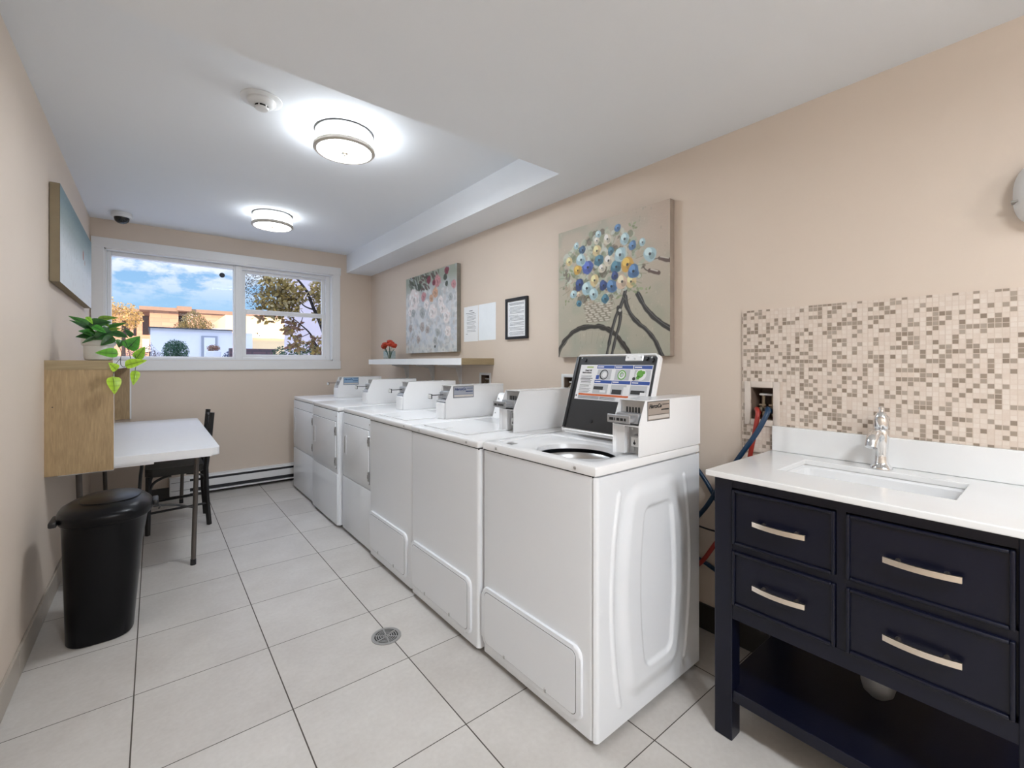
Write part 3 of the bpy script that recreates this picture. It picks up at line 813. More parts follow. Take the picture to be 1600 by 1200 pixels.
# lid, standing open and leaning back
def lid_open(t):
    hx, z0 = 0.400, 0.930
    L, wd = 0.378, 0.454; y0 = 0.096
    lean = math.atan2(0.115, 0.36)
    M = Matrix.Translation((hx, y0, z0)) @ Matrix.Rotation(lean, 4, 'Y')
    # local: x = thickness (front face at x=0 looks to the room), y = width, z = up the lid
    l_ = mb(ENAMEL)
    l_.prism(rrect(0, wd, 0, L, 0.022), 0.006, 0.026, 'X', bev=0.006, M=M)
    for pts in ([(0.004, 0.012), (0.004, L - 0.02), (0.020, L - 0.004), (wd - 0.020, L - 0.004), (wd - 0.004, L - 0.02), (wd - 0.004, 0.012)],):
        l_.tube([(0.005, a, b) for a, b in pts], 0.0055, 8, M=M)
    l_.tube([(0.005, 0.004, 0.012), (0.005, wd - 0.004, 0.012)], 0.005, 8, M=M)
    lo = l_.build('lid', t)
    q = mb(LIDIN).prism(rrect(0.010, wd - 0.008, 0.020, L - 0.012, 0.010), 0.001, 0.007, 'X', M=M)
    q.m(BLACKP).prism([(wd - 0.020, 0.020), (wd - 0.006, 0.020), (wd - 0.006, L - 0.012), (wd - 0.022, L - 0.012)], -0.005, 0.003, 'X', bev=0.002, M=M)
    q.m(ENAMEL).box(-0.004, 0.006, 0.075, 0.165, L - 0.034, L - 0.008, bev=0.003, seg=1, M=M)
    q.m(STEEL)
    for a, b in ((0.085, 0.018), (0.115, 0.024), (0.150, 0.018), (0.410, 0.020), (0.03, 0.020)): q.disc((-0.005, a, L - b), 0.004, 10, 'X', 0.004, M=M)
    q.m(BLACKP)
    for a, b in ((0.060, 0.022), (0.030, 0.030), (0.395, 0.028)): q.disc((-0.002, a, L - b), 0.009, 12, 'X', 0.006, M=M)
    q.m(BLACKP).disc((0.0, 0.285, 0.062), 0.008, 12, 'X', 0.003, M=M)
    q.build('lid_liner', lo)
    # instruction sticker. s: 0..1 from left (far y) to right (near y), v: 0..1 upwards
    ys0, ys1, zs0, zs1 = 0.020, 0.412, 0.172, 0.326
    def R_(m, s0, s1, v0, v1, mt, d=0.0006, k=0):
        m.m(mt).box(-0.0004 - d - k * 0.0003, 0.0012, ys1 - s1 * (ys1 - ys0), ys1 - s0 * (ys1 - ys0), zs0 + v0 * (zs1 - zs0), zs0 + v1 * (zs1 - zs0), M=M)
    g = MB()
    WH = mat('sticker_white', (0.78, 0.78, 0.79), 0.4); BL = mat('sticker_blue', (0.02, 0.07, 0.32), 0.4); OR = mat('sticker_orange', (0.62, 0.13, 0.03), 0.4)
    BK = mat('sticker_black', (0.02, 0.02, 0.02), 0.5); LG = mat('sticker_light_grey', (0.5, 0.51, 0.53), 0.5); GR = mat('sticker_green', (0.12, 0.36, 0.04), 0.5)
    R_(g, 0, 1, 0, 1, WH)
    for i, (a, b) in enumerate(((0.255, 0.485), (0.510, 0.735), (0.765, 0.995))):
        R_(g, a, b + 0.02 if i < 2 else b, 0.885, 0.985, BL, k=1); R_(g, a, b + 0.02 if i < 2 else b, 0.435, 0.53, BL, k=1)
        R_(g, a + 0.01, a + 0.10, 0.92, 0.95, WH, k=2); R_(g, a + 0.01, a + 0.09, 0.47, 0.50, WH, k=2)
        R_(g, a + 0.02, b - 0.01, 0.55, 0.86, LG, k=1); R_(g, a, b - 0.02, 0.12, 0.41, LG, k=1)
    def circ(m, s_, v_, r, mt, k, n=20):
        m.m(mt).disc((-0.0012 - k * 0.0003, ys1 - s_ * (ys1 - ys0), zs0 + v_ * (zs1 - zs0)), r, n, 'X', 0.0004, M=M)
    circ(g, 0.375, 0.70, 0.024, BK, 2); circ(g, 0.38, 0.70, 0.019, LG, 3); circ(g, 0.385, 0.70, 0.012, WH, 4)
    circ(g, 0.625, 0.70, 0.025, LG, 2); circ(g, 0.625, 0.70, 0.022, GR, 3); circ(g, 0.625, 0.70, 0.017, WH, 4); circ(g, 0.625, 0.71, 0.011, GR, 5); circ(g, 0.630, 0.70, 0.008, LG, 6)
    circ(g, 0.87, 0.72, 0.026, WH, 2); circ(g, 0.86, 0.74, 0.018, GR, 3, 7); circ(g, 0.84, 0.64, 0.010, GR, 3, 6); circ(g, 0.90, 0.78, 0.009, GR, 3, 5)
    circ(g, 0.79, 0.60, 0.008, BK, 3, 9)
    R_(g, 0.262, 0.40, 0.24, 0.34, BK, k=2); R_(g, 0.53, 0.66, 0.13, 0.27, BK, k=2); R_(g, 0.78, 0.95, 0.16, 0.27, BK, k=2)
    R_(g, 0.68, 0.74, 0.10, 0.35, WH, k=2); R_(g, 0.90, 0.97, 0.13, 0.22, WH, k=3); R_(g, 0.36, 0.44, 0.16, 0.23, WH, k=2)
    R_(g, 0.265, 0.31, 0.56, 0.68, BL, k=3)
    R_(g, 0.05, 0.76, 0.045, 0.105, OR, k=1)
    R_(g, 0.05, 0.36, -0.055, 0.035, LG, k=1); R_(g, 0.38, 0.60, -0.055, 0.035, LG, k=1)
    R_(g, 0.0, 0.76, -0.08, 0.0, WH, k=0)
    for v_ in (-0.05, -0.025, 0.0, 0.02): R_(g, 0.055, 0.58, v_, v_ + 0.008, INK, k=2)
    circ(g, 0.02, 0.03, 0.006, BK, 1, 3)
    R_(g, 0.10, 0.20, 0.90, 0.95, mat('sticker_pale_green', (0.4, 0.5, 0.2), 0.5), k=1)
    random.seed(3)
    for i, v_ in enumerate((0.66, 0.62, 0.565, 0.535, 0.50, 0.45, 0.42, 0.37, 0.34, 0.31, 0.26, 0.23, 0.20, 0.16, 0.13)):
        a = 0.03 + random.random() * 0.02
        R_(g, a, 0.22 - random.random() * 0.04, v_, v_ + (0.018 if i in (2, 3, 5) else 0.009), BK, k=1)
    g.build('instruction_sticker', lo)
    uz = M.to_3x3() @ Vector((0, 0, 1)); ux = Vector((0, -1, 0))
    for s_, v_ in (('Read All', 0.80), ('Instructions', 0.73)):
        p = M @ Vector((-0.0014, ys1 - 0.045 * (ys1 - ys0) - (0.015 if s_[0] == 'R' else 0), zs0 + v_ * (zs1 - zs0)))
        text_mesh(s_, 0.0115, BK, 'sticker_heading', lo, p, ux, uz, bold=0.0003)
lid_open(W1)
access_panel(W1, 0.058, 0.618)

def washer(name_y0, w, x, label, lab, rz=0.0, slide='bar'):
    t = thing('washing_machine', label, 'washing machine', (x, name_y0, 0), rz, 'coin operated washers')
    machine_body(t, w, DP); deck_plain(t, w, DP, True, (0.16, w - 0.05))
    coin_meter(t, 0.075, lab, slide=slide, x0=0.253)
    control_console(t, 0.195, w - 0.006, 0.535)
    access_panel(t, 0.05, w - 0.012)
    return t
washer(1.580, 0.638, 1.084, 'second white coin washer, closed lid, next beyond the open-lidded one', None)
washer(2.224, 0.605, 1.090, 'third white coin washer, farthest of the three, with grey company label', 'grey', slide='thin')

def dryer(y0, w, x, label, lab, cy, hinge_far=False, grp='coin operated dryers'):
    t = thing('clothes_dryer', label, 'clothes dryer', (x, y0, 0), 0, grp)
    machine_body(t, w, DP, ztop=0.879)
    deck_plain(t, w, DP, False)
    coin_meter(t, cy, lab, slide='thin', x0=0.265)
    # front panels
    a = mb(ENAMEL2)
    a.box(-0.006, 0.004, 0.004, w - 0.004, 0.418, 0.878, bev=0.003, seg=2)
    a.build('upper_front', t)
    k = mb(ENAMEL2).box(-0.009, 0.004, 0.004, w - 0.004, 0.024, 0.412, bev=0.004, seg=2); k.build('lower_front', t)
    mb(STEEL).disc((-0.008, 0.022, 0.845), 0.005, 10, 'X', 0.004).build('front_screw', t)
    dy0, dy1, dz0, dz1 = 0.026, w - 0.028, 0.450, 0.803
    d = mb(SHADOWGAP).prism(rrect(dy0 - 0.003, dy1 + 0.003, dz0 - 0.003, dz1 + 0.003, 0.012), -0.0066, -0.0058, 'X')
    d.m(ENAMEL2).prism(rrect(dy0, dy1, dz0, dz1, 0.010), -0.014, -0.0060, 'X', bev=0.003, seg=2)
    do = d.build('door', t)
    hd = mb(ENAMEL2).prism(rrect(dy1 - 0.085, dy1 - 0.035, 0.58, 0.72, 0.008), -0.0152, -0.0138, 'X', bev=0.001, seg=1)
    hd.m(STEEL).box(-0.0162, -0.0148, dy1 - 0.052, dy1 - 0.040, 0.59, 0.71)
    hd.build('door_handle', do)
    for zz in (0.735, 0.505):
        h = mb(STEEL).box(-0.020, -0.005, dy0 - 0.006, dy0 + 0.007, zz - 0.032, zz + 0.032, bev=0.003, seg=1)
        h.m(SHADOWGAP).box(-0.021, -0.0195, dy0 - 0.002, dy0 + 0.003, zz - 0.012, zz + 0.012)
        h.build('hinge', do)
    return t
dryer(2.838, 0.560, 1.108, 'white coin dryer standing right against the third washer', None, 0.100)
dryer(3.440, 0.672, 1.083, 'middle white coin dryer, front standing slightly proud of its neighbours', None, 0.105)
dryer(4.128, 0.735, 1.100, 'farthest white coin dryer by the window wall, light blue label', 'blue', 0.220)

# ================================================================== WALL SHELF RIGHT
t = thing('wall_shelf', 'long white shelf with a wood end, on the right wall above the dryers', 'shelf', (0, 0, 0))
mb(TRIM).box(1.722, 1.728, 2.735, 4.50, 1.235, 1.285).build('front_edge', t, smooth=False)
mb(MAPLEX).box(1.728, XR, 2.735, 4.50, 1.236, 1.2845).build('board', t, smooth=False)
t2 = None
for yy in (3.20, 3.67, 4.20):
    b_ = mb(TRIM)
    b_.box(XR - 0.004, XR, yy - 0.010, yy + 0.010, 0.985, 1.236)
    b_.box(1.80, XR, yy - 0.010, yy + 0.010, 1.232, 1.236)
    b_.prism([(XR - 0.004, 1.06), (XR - 0.004, 1.232), (1.84, 1.232), (1.84, 1.226), (XR - 0.05, 1.20), (XR - 0.012, 1.06)], yy - 0.002, yy + 0.002, 'Y')
    b_.build('bracket', t, smooth=False)

# small glass vase with red flowers
t = thing('flower_vase', 'small square glass vase of red artificial flowers at the far end of the wall shelf', 'vase', (1.86, 4.30, 1.285))
gv = glass('vase_glass', (0.90, 0.95, 0.96), 0.10)
v_ = mb(gv)
v_.prism(rrect(-0.045, 0.045, -0.045, 0.045, 0.008), 0.0, 0.008, 'Z')
for a in range(4):
    v_.box(-0.045, 0.045, 0.041, 0.045, 0.008, 0.085, M=Matrix.Rotation(a * PI / 2, 4, 'Z'))
v_.build('glass', t, smooth=False)
random.seed(5)
RED = mat('red_petal', (0.52, 0.055, 0.022), 0.55, var=0.35, scale=60); GST = mat('dark_green_stem', (0.03, 0.09, 0.03), 0.6)
fl = [(-0.03, 0.04, 0.115), (0.0, -0.05, 0.135), (-0.02, 0.09, 0.10), (0.02, 0.04, 0.155), (-0.03, -0.085, 0.12), (-0.055, -0.03, 0.125), (0.0, -0.01, 0.150), (0.045, 0.02, 0.120), (0.02, -0.07, 0.115), (-0.02, 0.06, 0.130), (-0.01, 0.11, 0.115), (0.03, 0.075, 0.14), (0.0, -0.11, 0.105), (-0.04, 0.02, 0.112)]
sm_ = mb(GST)
for x, y_, z in fl: sm_.tube(smoothpath([(x * 0.2, y_ * 0.15, 0.012), (x * 0.5, y_ * 0.5, 0.07), (x, y_, z - 0.01)], 4), 0.0018, 5)
sm_.build('stems', t)
for x, y_, z in fl:
    p_ = mb(RED)
    for k in range(9):
        a = k * 2.4; tl = 0.25 + 0.09 * k
        M = Matrix.Translation((x, y_, z)) @ Matrix.Rotation(a, 4, 'Z') @ Matrix.Rotation(-tl, 4, 'Y')
        p_.lathe([(0, 0), (0.018, 0.008), (0.030, 0.024), (0.022, 0.038), (0, 0.044)], (0.014, 0, 0.0), n=8, sx=0.35, M=M)
    p_.build('flower', t)

# ================================================================== PAINTINGS
def srgb(c):
    c = np.array(c, float) / 255.0
    return np.where(c <= 0.04045, c / 12.92, ((c + 0.055) / 1.055) ** 2.4)
class Paint:
    def __init__(s, nu, nv, asp, seed):
        s.nu, s.nv = nu, nv; s.asp = asp
        s.U, s.V = np.meshgrid(np.linspace(0, 1, nu) * asp, np.linspace(0, 1, nv))
        s.rng = np.random.default_rng(seed); s.c = np.zeros((nv, nu, 3))
        s.n1 = s.noise(10); s.n2 = s.noise(28)
    def noise(s, k):
        g = s.rng.random((k + 3, int(k * s.asp) + 3))
        x = s.U / s.asp * (g.shape[1] - 2); y = s.V * (g.shape[0] - 2)
        xi = x.astype(int); yi = y.astype(int); fx = x - xi; fy = y - yi
        fx = fx * fx * (3 - 2 * fx); fy = fy * fy * (3 - 2 * fy)
        return (g[yi, xi] * (1 - fx) + g[yi, xi + 1] * fx) * (1 - fy) + (g[yi + 1, xi] * (1 - fx) + g[yi + 1, xi + 1] * fx) * fy
    def over(s, mask, col, a=1.0):
        m = np.clip(mask, 0, 1)[..., None] * a
        s.c = s.c * (1 - m) + srgb(col) * m
    def daub(s, u, v, r, col, a=1.0, ex=1.0, rot=0.0, soft=0.12, rough=0.35):
        u *= s.asp
        du = s.U - u; dv = s.V - v
        c_, s_ = math.cos(rot), math.sin(rot)
        x = (du * c_ + dv * s_) / ex; y_ = -du * s_ + dv * c_
        d = np.sqrt(x * x + y_ * y_) / r + (s.n2 - 0.5) * rough
        s.over((1 - d) / soft, col, a)
    def line(s, pts, w, col, a=1.0, soft=0.004, rough=0.0):
        best = np.full(s.U.shape, 9.0)
        for (u0, v0), (u1, v1) in zip(pts[:-1], pts[1:]):
            u0 *= 1; a0 = np.array([u0 * s.asp, v0]); b0 = np.array([u1 * s.asp, v1]); d = b0 - a0
            L = max(d @ d, 1e-9)
            t_ = np.clip(((s.U - a0[0]) * d[0] + (s.V - a0[1]) * d[1]) / L, 0, 1)
            best = np.minimum(best, np.hypot(s.U - a0[0] - t_ * d[0], s.V - a0[1] - t_ * d[1]))
        s.over((w - best + (s.n2 - 0.5) * rough) / soft, col, a)
PAINTM = vcol('painted_canvas', 0.5, bump=0.25)
def painting(name, label, x_face, x_back, y_left, y_right, z0, z1, P, edge_mat, cat='painting'):
    """y_left is the picture's left edge as one faces it"""
    t = thing(name, label, cat, (0, 0, 0))
    xs = sorted((x_face, x_back)); e = 0.0012 * (1 if x_back > x_face else -1)
    mb(edge_mat).box(min(x_face + e, x_back), max(x_face + e, x_back), min(y_left, y_right), max(y_left, y_right), z0, z1).build('stretched_sides', t, smooth=False)
    def fn(U, V): return np.full(U.shape, x_face), y_left + (y_right - y_left) * U, z0 + (z1 - z0) * V
    grid_surface('painted_face', P.nu, P.nv, fn, PAINTM, t, colors=P.c)
    return t

def cr(pts, n=6): return [(q.x, q.y) for q in smoothpath([(a, b, 0) for a, b in pts], n)]
# --- bicycle with a basket of flowers
P = Paint(330, 330, 1.0, 11)
base = 0.5 * P.V + 0.25 * P.n1 + 0.15 * P.n2
P.c[:] = srgb((178, 172, 154))
P.over((P.V - 0.35) / 0.5, (190, 177, 160), 0.9)
P.over((P.n1 - 0.45) * 3, (162, 164, 146), 0.5)
P.over((P.U - 0.55) * 1.5 * (P.V - 0.3) * 2, (196, 172, 158), 0.6)
P.over((0.25 - P.V) * 4 * P.n1, (148, 158, 146), 0.6)
for k in range(220):
    u, v = P.rng.random(2); P.daub(u, v, 0.006 + 0.01 * P.rng.random(), [(206, 196, 178), (140, 144, 128), (178, 170, 158)][k % 3], 0.35, ex=0.5, soft=0.5)
wheel = cr([(-0.02, -0.02), (0.005, 0.039), (0.035, 0.092), (0.108, 0.161), (0.188, 0.204), (0.266, 0.222), (0.385, 0.223), (0.455, 0.213), (0.524, 0.185), (0.577, 0.15), (0.615, 0.106), (0.653, 0.063), (0.685, 0.01)])
P.line(wheel, 0.021, (56, 52, 47), 1, rough=0.012); P.line([(a - 0.004, b - 0.022) for a, b in wheel], 0.004, (150, 146, 132), 0.8)
P.line([(a, b + 0.012) for a, b in wheel], 0.003, (120, 116, 104), 0.8)
for a in np.linspace(0.12, 0.60, 9): P.line([(a, 0.20 - abs(a - 0.32) * 0.25), (a * 0.9 + 0.02, 0.10)], 0.0025, (96, 92, 84), 0.6)
for p_, w_ in (([(0.59, 0.319), (0.564, 0.257), (0.53, 0.152), (0.489, 0.0)], 0.016), ([(0.615, 0.316), (0.605, 0.232), (0.57, 0.129), (0.534, 0.0)], 0.016), ([(0.659, 0.462), (0.635, 0.397), (0.605, 0.328)], 0.017),
              ([(0.653, 0.417), (0.666, 0.352), (0.703, 0.288), (0.764, 0.222), (0.817, 0.183), (0.88, 0.116), (0.912, 0.066), (0.941, 0.0)], 0.019),
              ([(0.757, 0.425), (0.787, 0.37), (0.822, 0.317), (0.88, 0.258), (0.934, 0.214), (1.0, 0.172)], 0.019)):
    q = cr(p_); P.line(q, w_, (58, 56, 54), 1, rough=0.008); P.line([(a + 0.005, b + 0.004) for a, b in q], 0.003, (150, 150, 148), 0.8)
P.daub(0.605, 0.32, 0.045, (60, 58, 54), 1, ex=0.5, rot=0.3); P.daub(0.61, 0.325, 0.012, (200, 196, 186), 0.9)
P.line([(0.53, 0.33), (0.62, 0.36), (0.70, 0.40)], 0.003, (70, 68, 62)); P.line([(0.64, 0.30), (0.75, 0.26)], 0.0025, (90, 86, 78))
P.line(cr([(0.80, 0.60), (0.83, 0.57), (0.90, 0.553)]), 0.006, (70, 62, 56)); P.line([(0.85, 0.566), (0.919, 0.540)], 0.017, (96, 78, 70), rough=0.01); P.line([(0.86, 0.572), (0.91, 0.553)], 0.006, (205, 196, 186))
P.line([(0.845, 0.633), (0.934, 0.637)], 0.005, (70, 62, 56)); P.line([(0.925, 0.632), (1.0, 0.606)], 0.016, (96, 78, 70), rough=0.01); P.line([(0.93, 0.642), (0.99, 0.622)], 0.005, (205, 196, 186))
# basket
for i in range(11):
    v = 0.268 + i * 0.0165; x0 = 0.300 - (v - 0.267) * 0.24; x1 = 0.516 + (v - 0.261) * 0.22
    for k in range(12):
        a = x0 + (x1 - x0) * (k + 0.5 * (i % 2)) / 12
        P.line([(a, v), (a + 0.014, v - 0.003)], 0.0055, (212, 204, 190) if (k + i) % 3 else (120, 104, 90), 0.95)
    P.line([(x0, v - 0.008), (x1, v - 0.010)], 0.003, (88, 76, 66), 0.9)
pal = {'D': (58, 88, 120), 'T': (66, 112, 132), 'V': (72, 92, 168), 'N': (42, 62, 112), 'P': (168, 198, 206), 'B': (78, 116, 160), 'C': (212, 204, 184), 'Y': (214, 192, 140), 'O': (206, 160, 70), 'K': (212, 186, 160), 'G': (176, 182, 158), 'L': (138, 150, 112)}
for k in range(420):
    a = P.rng.random() * 6.28; r = P.rng.random() ** 0.6
    u = 0.42 + math.cos(a) * r * 0.40; v = 0.66 + math.sin(a) * r * 0.27
    P.daub(u, v, 0.012 + 0.020 * P.rng.random(), [(136, 146, 118), (108, 118, 94), (190, 192, 172), (168, 178, 158), (92, 80, 66), (200, 206, 196), (176, 160, 140)][k % 7], 0.72, ex=0.45 + P.rng.random(), rot=P.rng.random() * 3)
for k in range(26):
    a = -2.9 + k * 0.24; P.line([(0.42 + math.cos(a) * 0.33, 0.62 + math.sin(a) * 0.2), (0.42 + math.cos(a) * 0.42, 0.62 + math.sin(a) * 0.27)], 0.004, (120, 128, 104), 0.7)
BF = [(0.258, 0.818, 0.027, 'D'), (0.419, 0.712, 0.034, 'T'), (0.311, 0.676, 0.041, 'V'), (0.228, 0.557, 0.038, 'N'), (0.301, 0.52, 0.041, 'P'), (0.366, 0.466, 0.032, 'P'), (0.462, 0.52, 0.032, 'N'), (0.534, 0.503, 0.038, 'B'), (0.577, 0.637, 0.038, 'T'), (0.243, 0.745, 0.038, 'P'), (0.609, 0.715, 0.041, 'P'), (0.507, 0.692, 0.032, 'C'), (0.399, 0.783, 0.032, 'Y'), (0.377, 0.57, 0.034, 'Y'), (0.672, 0.636, 0.043, 'O'), (0.703, 0.514, 0.034, 'Y'), (0.628, 0.524, 0.038, 'K'), (0.209, 0.67, 0.03, 'O'), (0.117, 0.75, 0.027, 'Y'), (0.101, 0.592, 0.027, 'G'), (0.165, 0.49, 0.027, 'P'), (0.221, 0.484, 0.016, 'K'), (0.221, 0.414, 0.021, 'T'), (0.476, 0.421, 0.027, 'T'), (0.721, 0.883, 0.027, 'L'), (0.59, 0.91, 0.024, 'B'), (0.413, 0.9, 0.024, 'P'), (0.497, 0.85, 0.03, 'C'), (0.648, 0.818, 0.032, 'P'), (0.714, 0.757, 0.027, 'B'), (0.721, 0.582, 0.038, 'B'), (0.53, 0.757, 0.024, 'T'), (0.852, 0.675, 0.038, 'P'), (0.399, 0.86, 0.021, 'C'), (0.794, 0.765, 0.021, 'P'), (0.141, 0.827, 0.027, 'G'), (0.752, 0.466, 0.032, 'L'), (0.052, 0.677, 0.021, 'G'), (0.196, 0.863, 0.021, 'P'), (0.448, 0.648, 0.024, 'C'), (0.564, 0.575, 0.027, 'N'), (0.333, 0.779, 0.021, 'G'), (0.133, 0.653, 0.032, 'L'), (0.093, 0.428, 0.021, 'L'), (0.834, 0.435, 0.019, 'L'), (0.596, 0.423, 0.021, 'L')]
for u, v, r, c in BF:
    col = np.array(pal[c]) * 0.94 + 8; r *= 1.32
    if c in 'LG':
        for k in range(5):
            P.daub(u + (P.rng.random() - 0.5) * r * 1.6, v + (P.rng.random() - 0.5) * r * 1.6, r * 0.42, col * (0.85 + 0.3 * P.rng.random()), 0.85, ex=0.5, rot=P.rng.random() * 3)
        continue
    P.daub(u, v, r, col, 1.0)
    P.daub(u - r * 0.25, v + r * 0.35, r * 0.55, np.minimum(col * 1.25 + 18, 245), 0.65)
    P.daub(u + r * 0.3, v - r * 0.3, r * 0.45, col * 0.72, 0.6)
    P.daub(u, v, r * 0.2, (34, 34, 38), 0.95)
painting('bicycle_painting', 'large square canvas of a bicycle with a basket of blue and yellow flowers', 1.980, XR - 0.003, 2.0, 1.225, 1.285, 2.060, P, mat('canvas_edge_taupe', (0.36, 0.30, 0.25), 0.7, var=0.2, scale=12))

# --- white and pink blossom canvas
P = Paint(300, 240, 0.96 / 0.745, 23)
P.c[:] = srgb((212, 213, 216))
P.over((P.V - 0.62) / 0.3, (158, 164, 150), 1.0)
P.over((0.45 - P.V) * 3, (206, 214, 224), 0.7); P.over((0.16 - P.V) * 8, (214, 216, 214), 0.9)
P.over((P.n1 - 0.5) * 3, (186, 194, 200), 0.5)
A_ = P.asp
for k in range(520):
    u, v = P.rng.random(2); v = v * 0.8
    P.daub(u, v, 0.016 + 0.034 * P.rng.random(), [(222, 222, 222), (180, 186, 192), (204, 196, 192), (228, 226, 224), (166, 170, 170)][k % 5], 0.5, ex=0.3 + P.rng.random(), rot=P.rng.random() * 3, soft=0.3)
for k in range(80):
    u = 0.08 + 0.6 * P.rng.random(); v = 0.80 + 0.2 * P.rng.random()
    P.daub(u, v, 0.03 + 0.03 * P.rng.random(), [(84, 92, 78), (66, 70, 60), (122, 128, 112), (96, 72, 70)][k % 4], 0.85, ex=0.35, rot=0.4 + P.rng.random())
gp = {'W': (236, 228, 226), 'K': (196, 140, 144), 'M': (128, 54, 70), 'O': (208, 166, 136), 'G': (178, 168, 164), 'S': (170, 174, 174), 'D': (70, 78, 66)}
GF = [(0.18, 0.70, 0.10, 'W'), (0.10, 0.56, 0.05, 'W'), (0.44, 0.60, 0.05, 'W'), (0.75, 0.52, 0.05, 'W'), (0.662, 0.855, 0.055, 'K'), (0.825, 0.952, 0.037, 'M'), (0.614, 0.725, 0.049, 'O'), (0.54, 0.666, 0.037, 'O'), (0.384, 0.713, 0.043, 'K'), (0.71, 0.617, 0.043, 'W'), (0.565, 0.498, 0.068, 'W'), (0.825, 0.423, 0.062, 'W'), (0.357, 0.505, 0.049, 'S'), (0.162, 0.526, 0.037, 'S'), (0.893, 0.636, 0.037, 'S'), (0.104, 0.329, 0.037, 'G'), (0.357, 0.326, 0.043, 'G'), (0.462, 0.286, 0.037, 'G'), (0.662, 0.24, 0.037, 'S'), (0.848, 0.243, 0.049, 'W'), (0.275, 0.168, 0.037, 'G'), (0.614, 0.142, 0.031, 'S'), (0.614, 0.072, 0.015, 'D'), (0.947, 0.774, 0.037, 'K'), (0.825, 0.80, 0.025, 'D'), (0.30, 0.846, 0.037, 'D'), (0.489, 0.903, 0.037, 'M'), (0.59, 0.854, 0.027, 'M'), (0.80, 0.88, 0.03, 'D')]
for u, v, r, c in GF:
    col = np.array(gp[c]); r *= 1.5
    P.daub(u, v, r, col, 0.95, soft=0.2)
    for k in range(14 if r > 0.04 else 7):
        a = k * 2.4; q = r * (0.3 + 0.55 * (k % 5) / 5)
        P.daub(u + math.cos(a) * q / A_, v + math.sin(a) * q, r * 0.26, [np.minimum(col * 1.12, 246), col * 0.86, col * 0.95 + np.array([10, 0, 0])][k % 3], 0.8, ex=0.5, rot=a, soft=0.3)
    P.daub(u, v, r * 0.22, col * 0.72, 0.7)
painting('blossom_painting', 'canvas of white and pink blossoms hanging over the long wall shelf', 1.980, XR - 0.003, 4.17, 3.204, 1.345, 2.088, P, mat('canvas_edge_grey', (0.22, 0.20, 0.17), 0.7, var=0.5, scale=9))

# --- long canvas on the left wall
P = Paint(300, 110, 1.49 / 0.51, 31)
P.c[:] = srgb((222, 228, 231))  # pale lower face: reflected glare is painted into the colour
P.over((P.V - 0.40) / 0.3, (140, 160, 160), 0.9); P.over((P.V - 0.72) / 0.2, (96, 126, 134), 0.8)
for k in range(120):
    u = P.rng.random(); v = 0.45 + 0.55 * P.rng.random()
    P.line([(u, v), (u + 0.01, v - 0.12 - 0.15 * P.rng.random())], 0.004, [(92, 118, 124), (196, 206, 206), (120, 110, 92)][k % 3], 0.5)
P.daub(0.66, 0.62, 0.07, (164, 96, 72), 0.95); P.daub(0.72, 0.55, 0.04, (176, 120, 96), 0.8)
for k in range(40):
    u, v = P.rng.random(2); P.daub(u, v * 0.5, 0.03, (216, 220, 222), 0.5, ex=2, soft=0.5)
painting('waterscape_painting', 'long pale teal canvas with tan edge on the left wall by the window', XL + 0.042, XL + 0.003, 3.300, 4.790, 1.675, 2.190, P, mat('canvas_edge_olive', (0.26, 0.205, 0.13), 0.7, var=0.2, scale=10))

# ================================================================== NOTICES
def notice(name, label, y0, y1, z0, z1, lines, x=XR, gloss=False):
    t = thing(name, label, 'notice')
    pm = mat('glossy_plastic_sleeve', (0.92, 0.92, 0.91), 0.10, var=0.03, scale=9, bump=1.0, bscale=14, coat=1.0) if gloss else PAPER
    mb(pm).box(x - 0.0015, x, y0, y1, z0, z1).build('sheet', t, smooth=False)
    if lines:
        l_ = mb(INK)
        for (a, b, v, th) in lines:
            yy1 = y1 - a * (y1 - y0); yy0 = y1 - b * (y1 - y0); zz = z0 + v * (z1 - z0)
            l_.box(x - 0.0019, x - 0.0014, yy0, yy1, zz, zz + th)
        l_.build('printed_lines', t, smooth=False)
    return t
random.seed(9)
ln = [(0.38, 0.62, 0.86, 0.005), (0.15, 0.75, 0.80, 0.004)]
v = 0.76
while v > 0.26:
    ln.append((0.2 + 0.03 * random.random(), 0.85 - 0.25 * random.random() * (random.random() > 0.6), v, 0.0022)); v -= 0.034 if int(v * 100) % 4 else 0.052
ln.append((0.15, 0.28, 0.21, 0.003))
notice('paper_notice', 'white printed notice sheet on the wall beside the blossom canvas', 2.948, 3.155, 1.425, 1.712, ln)
notice('plastic_sleeve_notice', 'shiny crinkled white sheet taped right of the printed notice', 2.712, 2.940, 1.427, 1.712, None, gloss=True)
t = thing('framed_notice', 'black framed typed notice on the wall left of the bicycle canvas', 'framed notice')
fr = mb(BLACKP)
fy0, fy1, fz0, fz1 = 2.330, 2.574, 1.420, 1.714
for a in ((fy0, fy0 + 0.020, fz0, fz1), (fy1 - 0.020, fy1, fz0, fz1), (fy0 + 0.02, fy1 - 0.02, fz1 - 0.022, fz1), (fy0 + 0.02, fy1 - 0.02, fz0, fz0 + 0.018)):
    fr.box(XR - 0.020, XR, *a, bev=0.002, seg=1)
fr.build('picture_frame', t)
mb(PAPER).box(XR - 0.010, XR - 0.0005, fy0 + 0.019, fy1 - 0.019, fz0 + 0.017, fz1 - 0.021).build('sheet', t, smooth=False)
l_ = mb(INK); v = 0.92
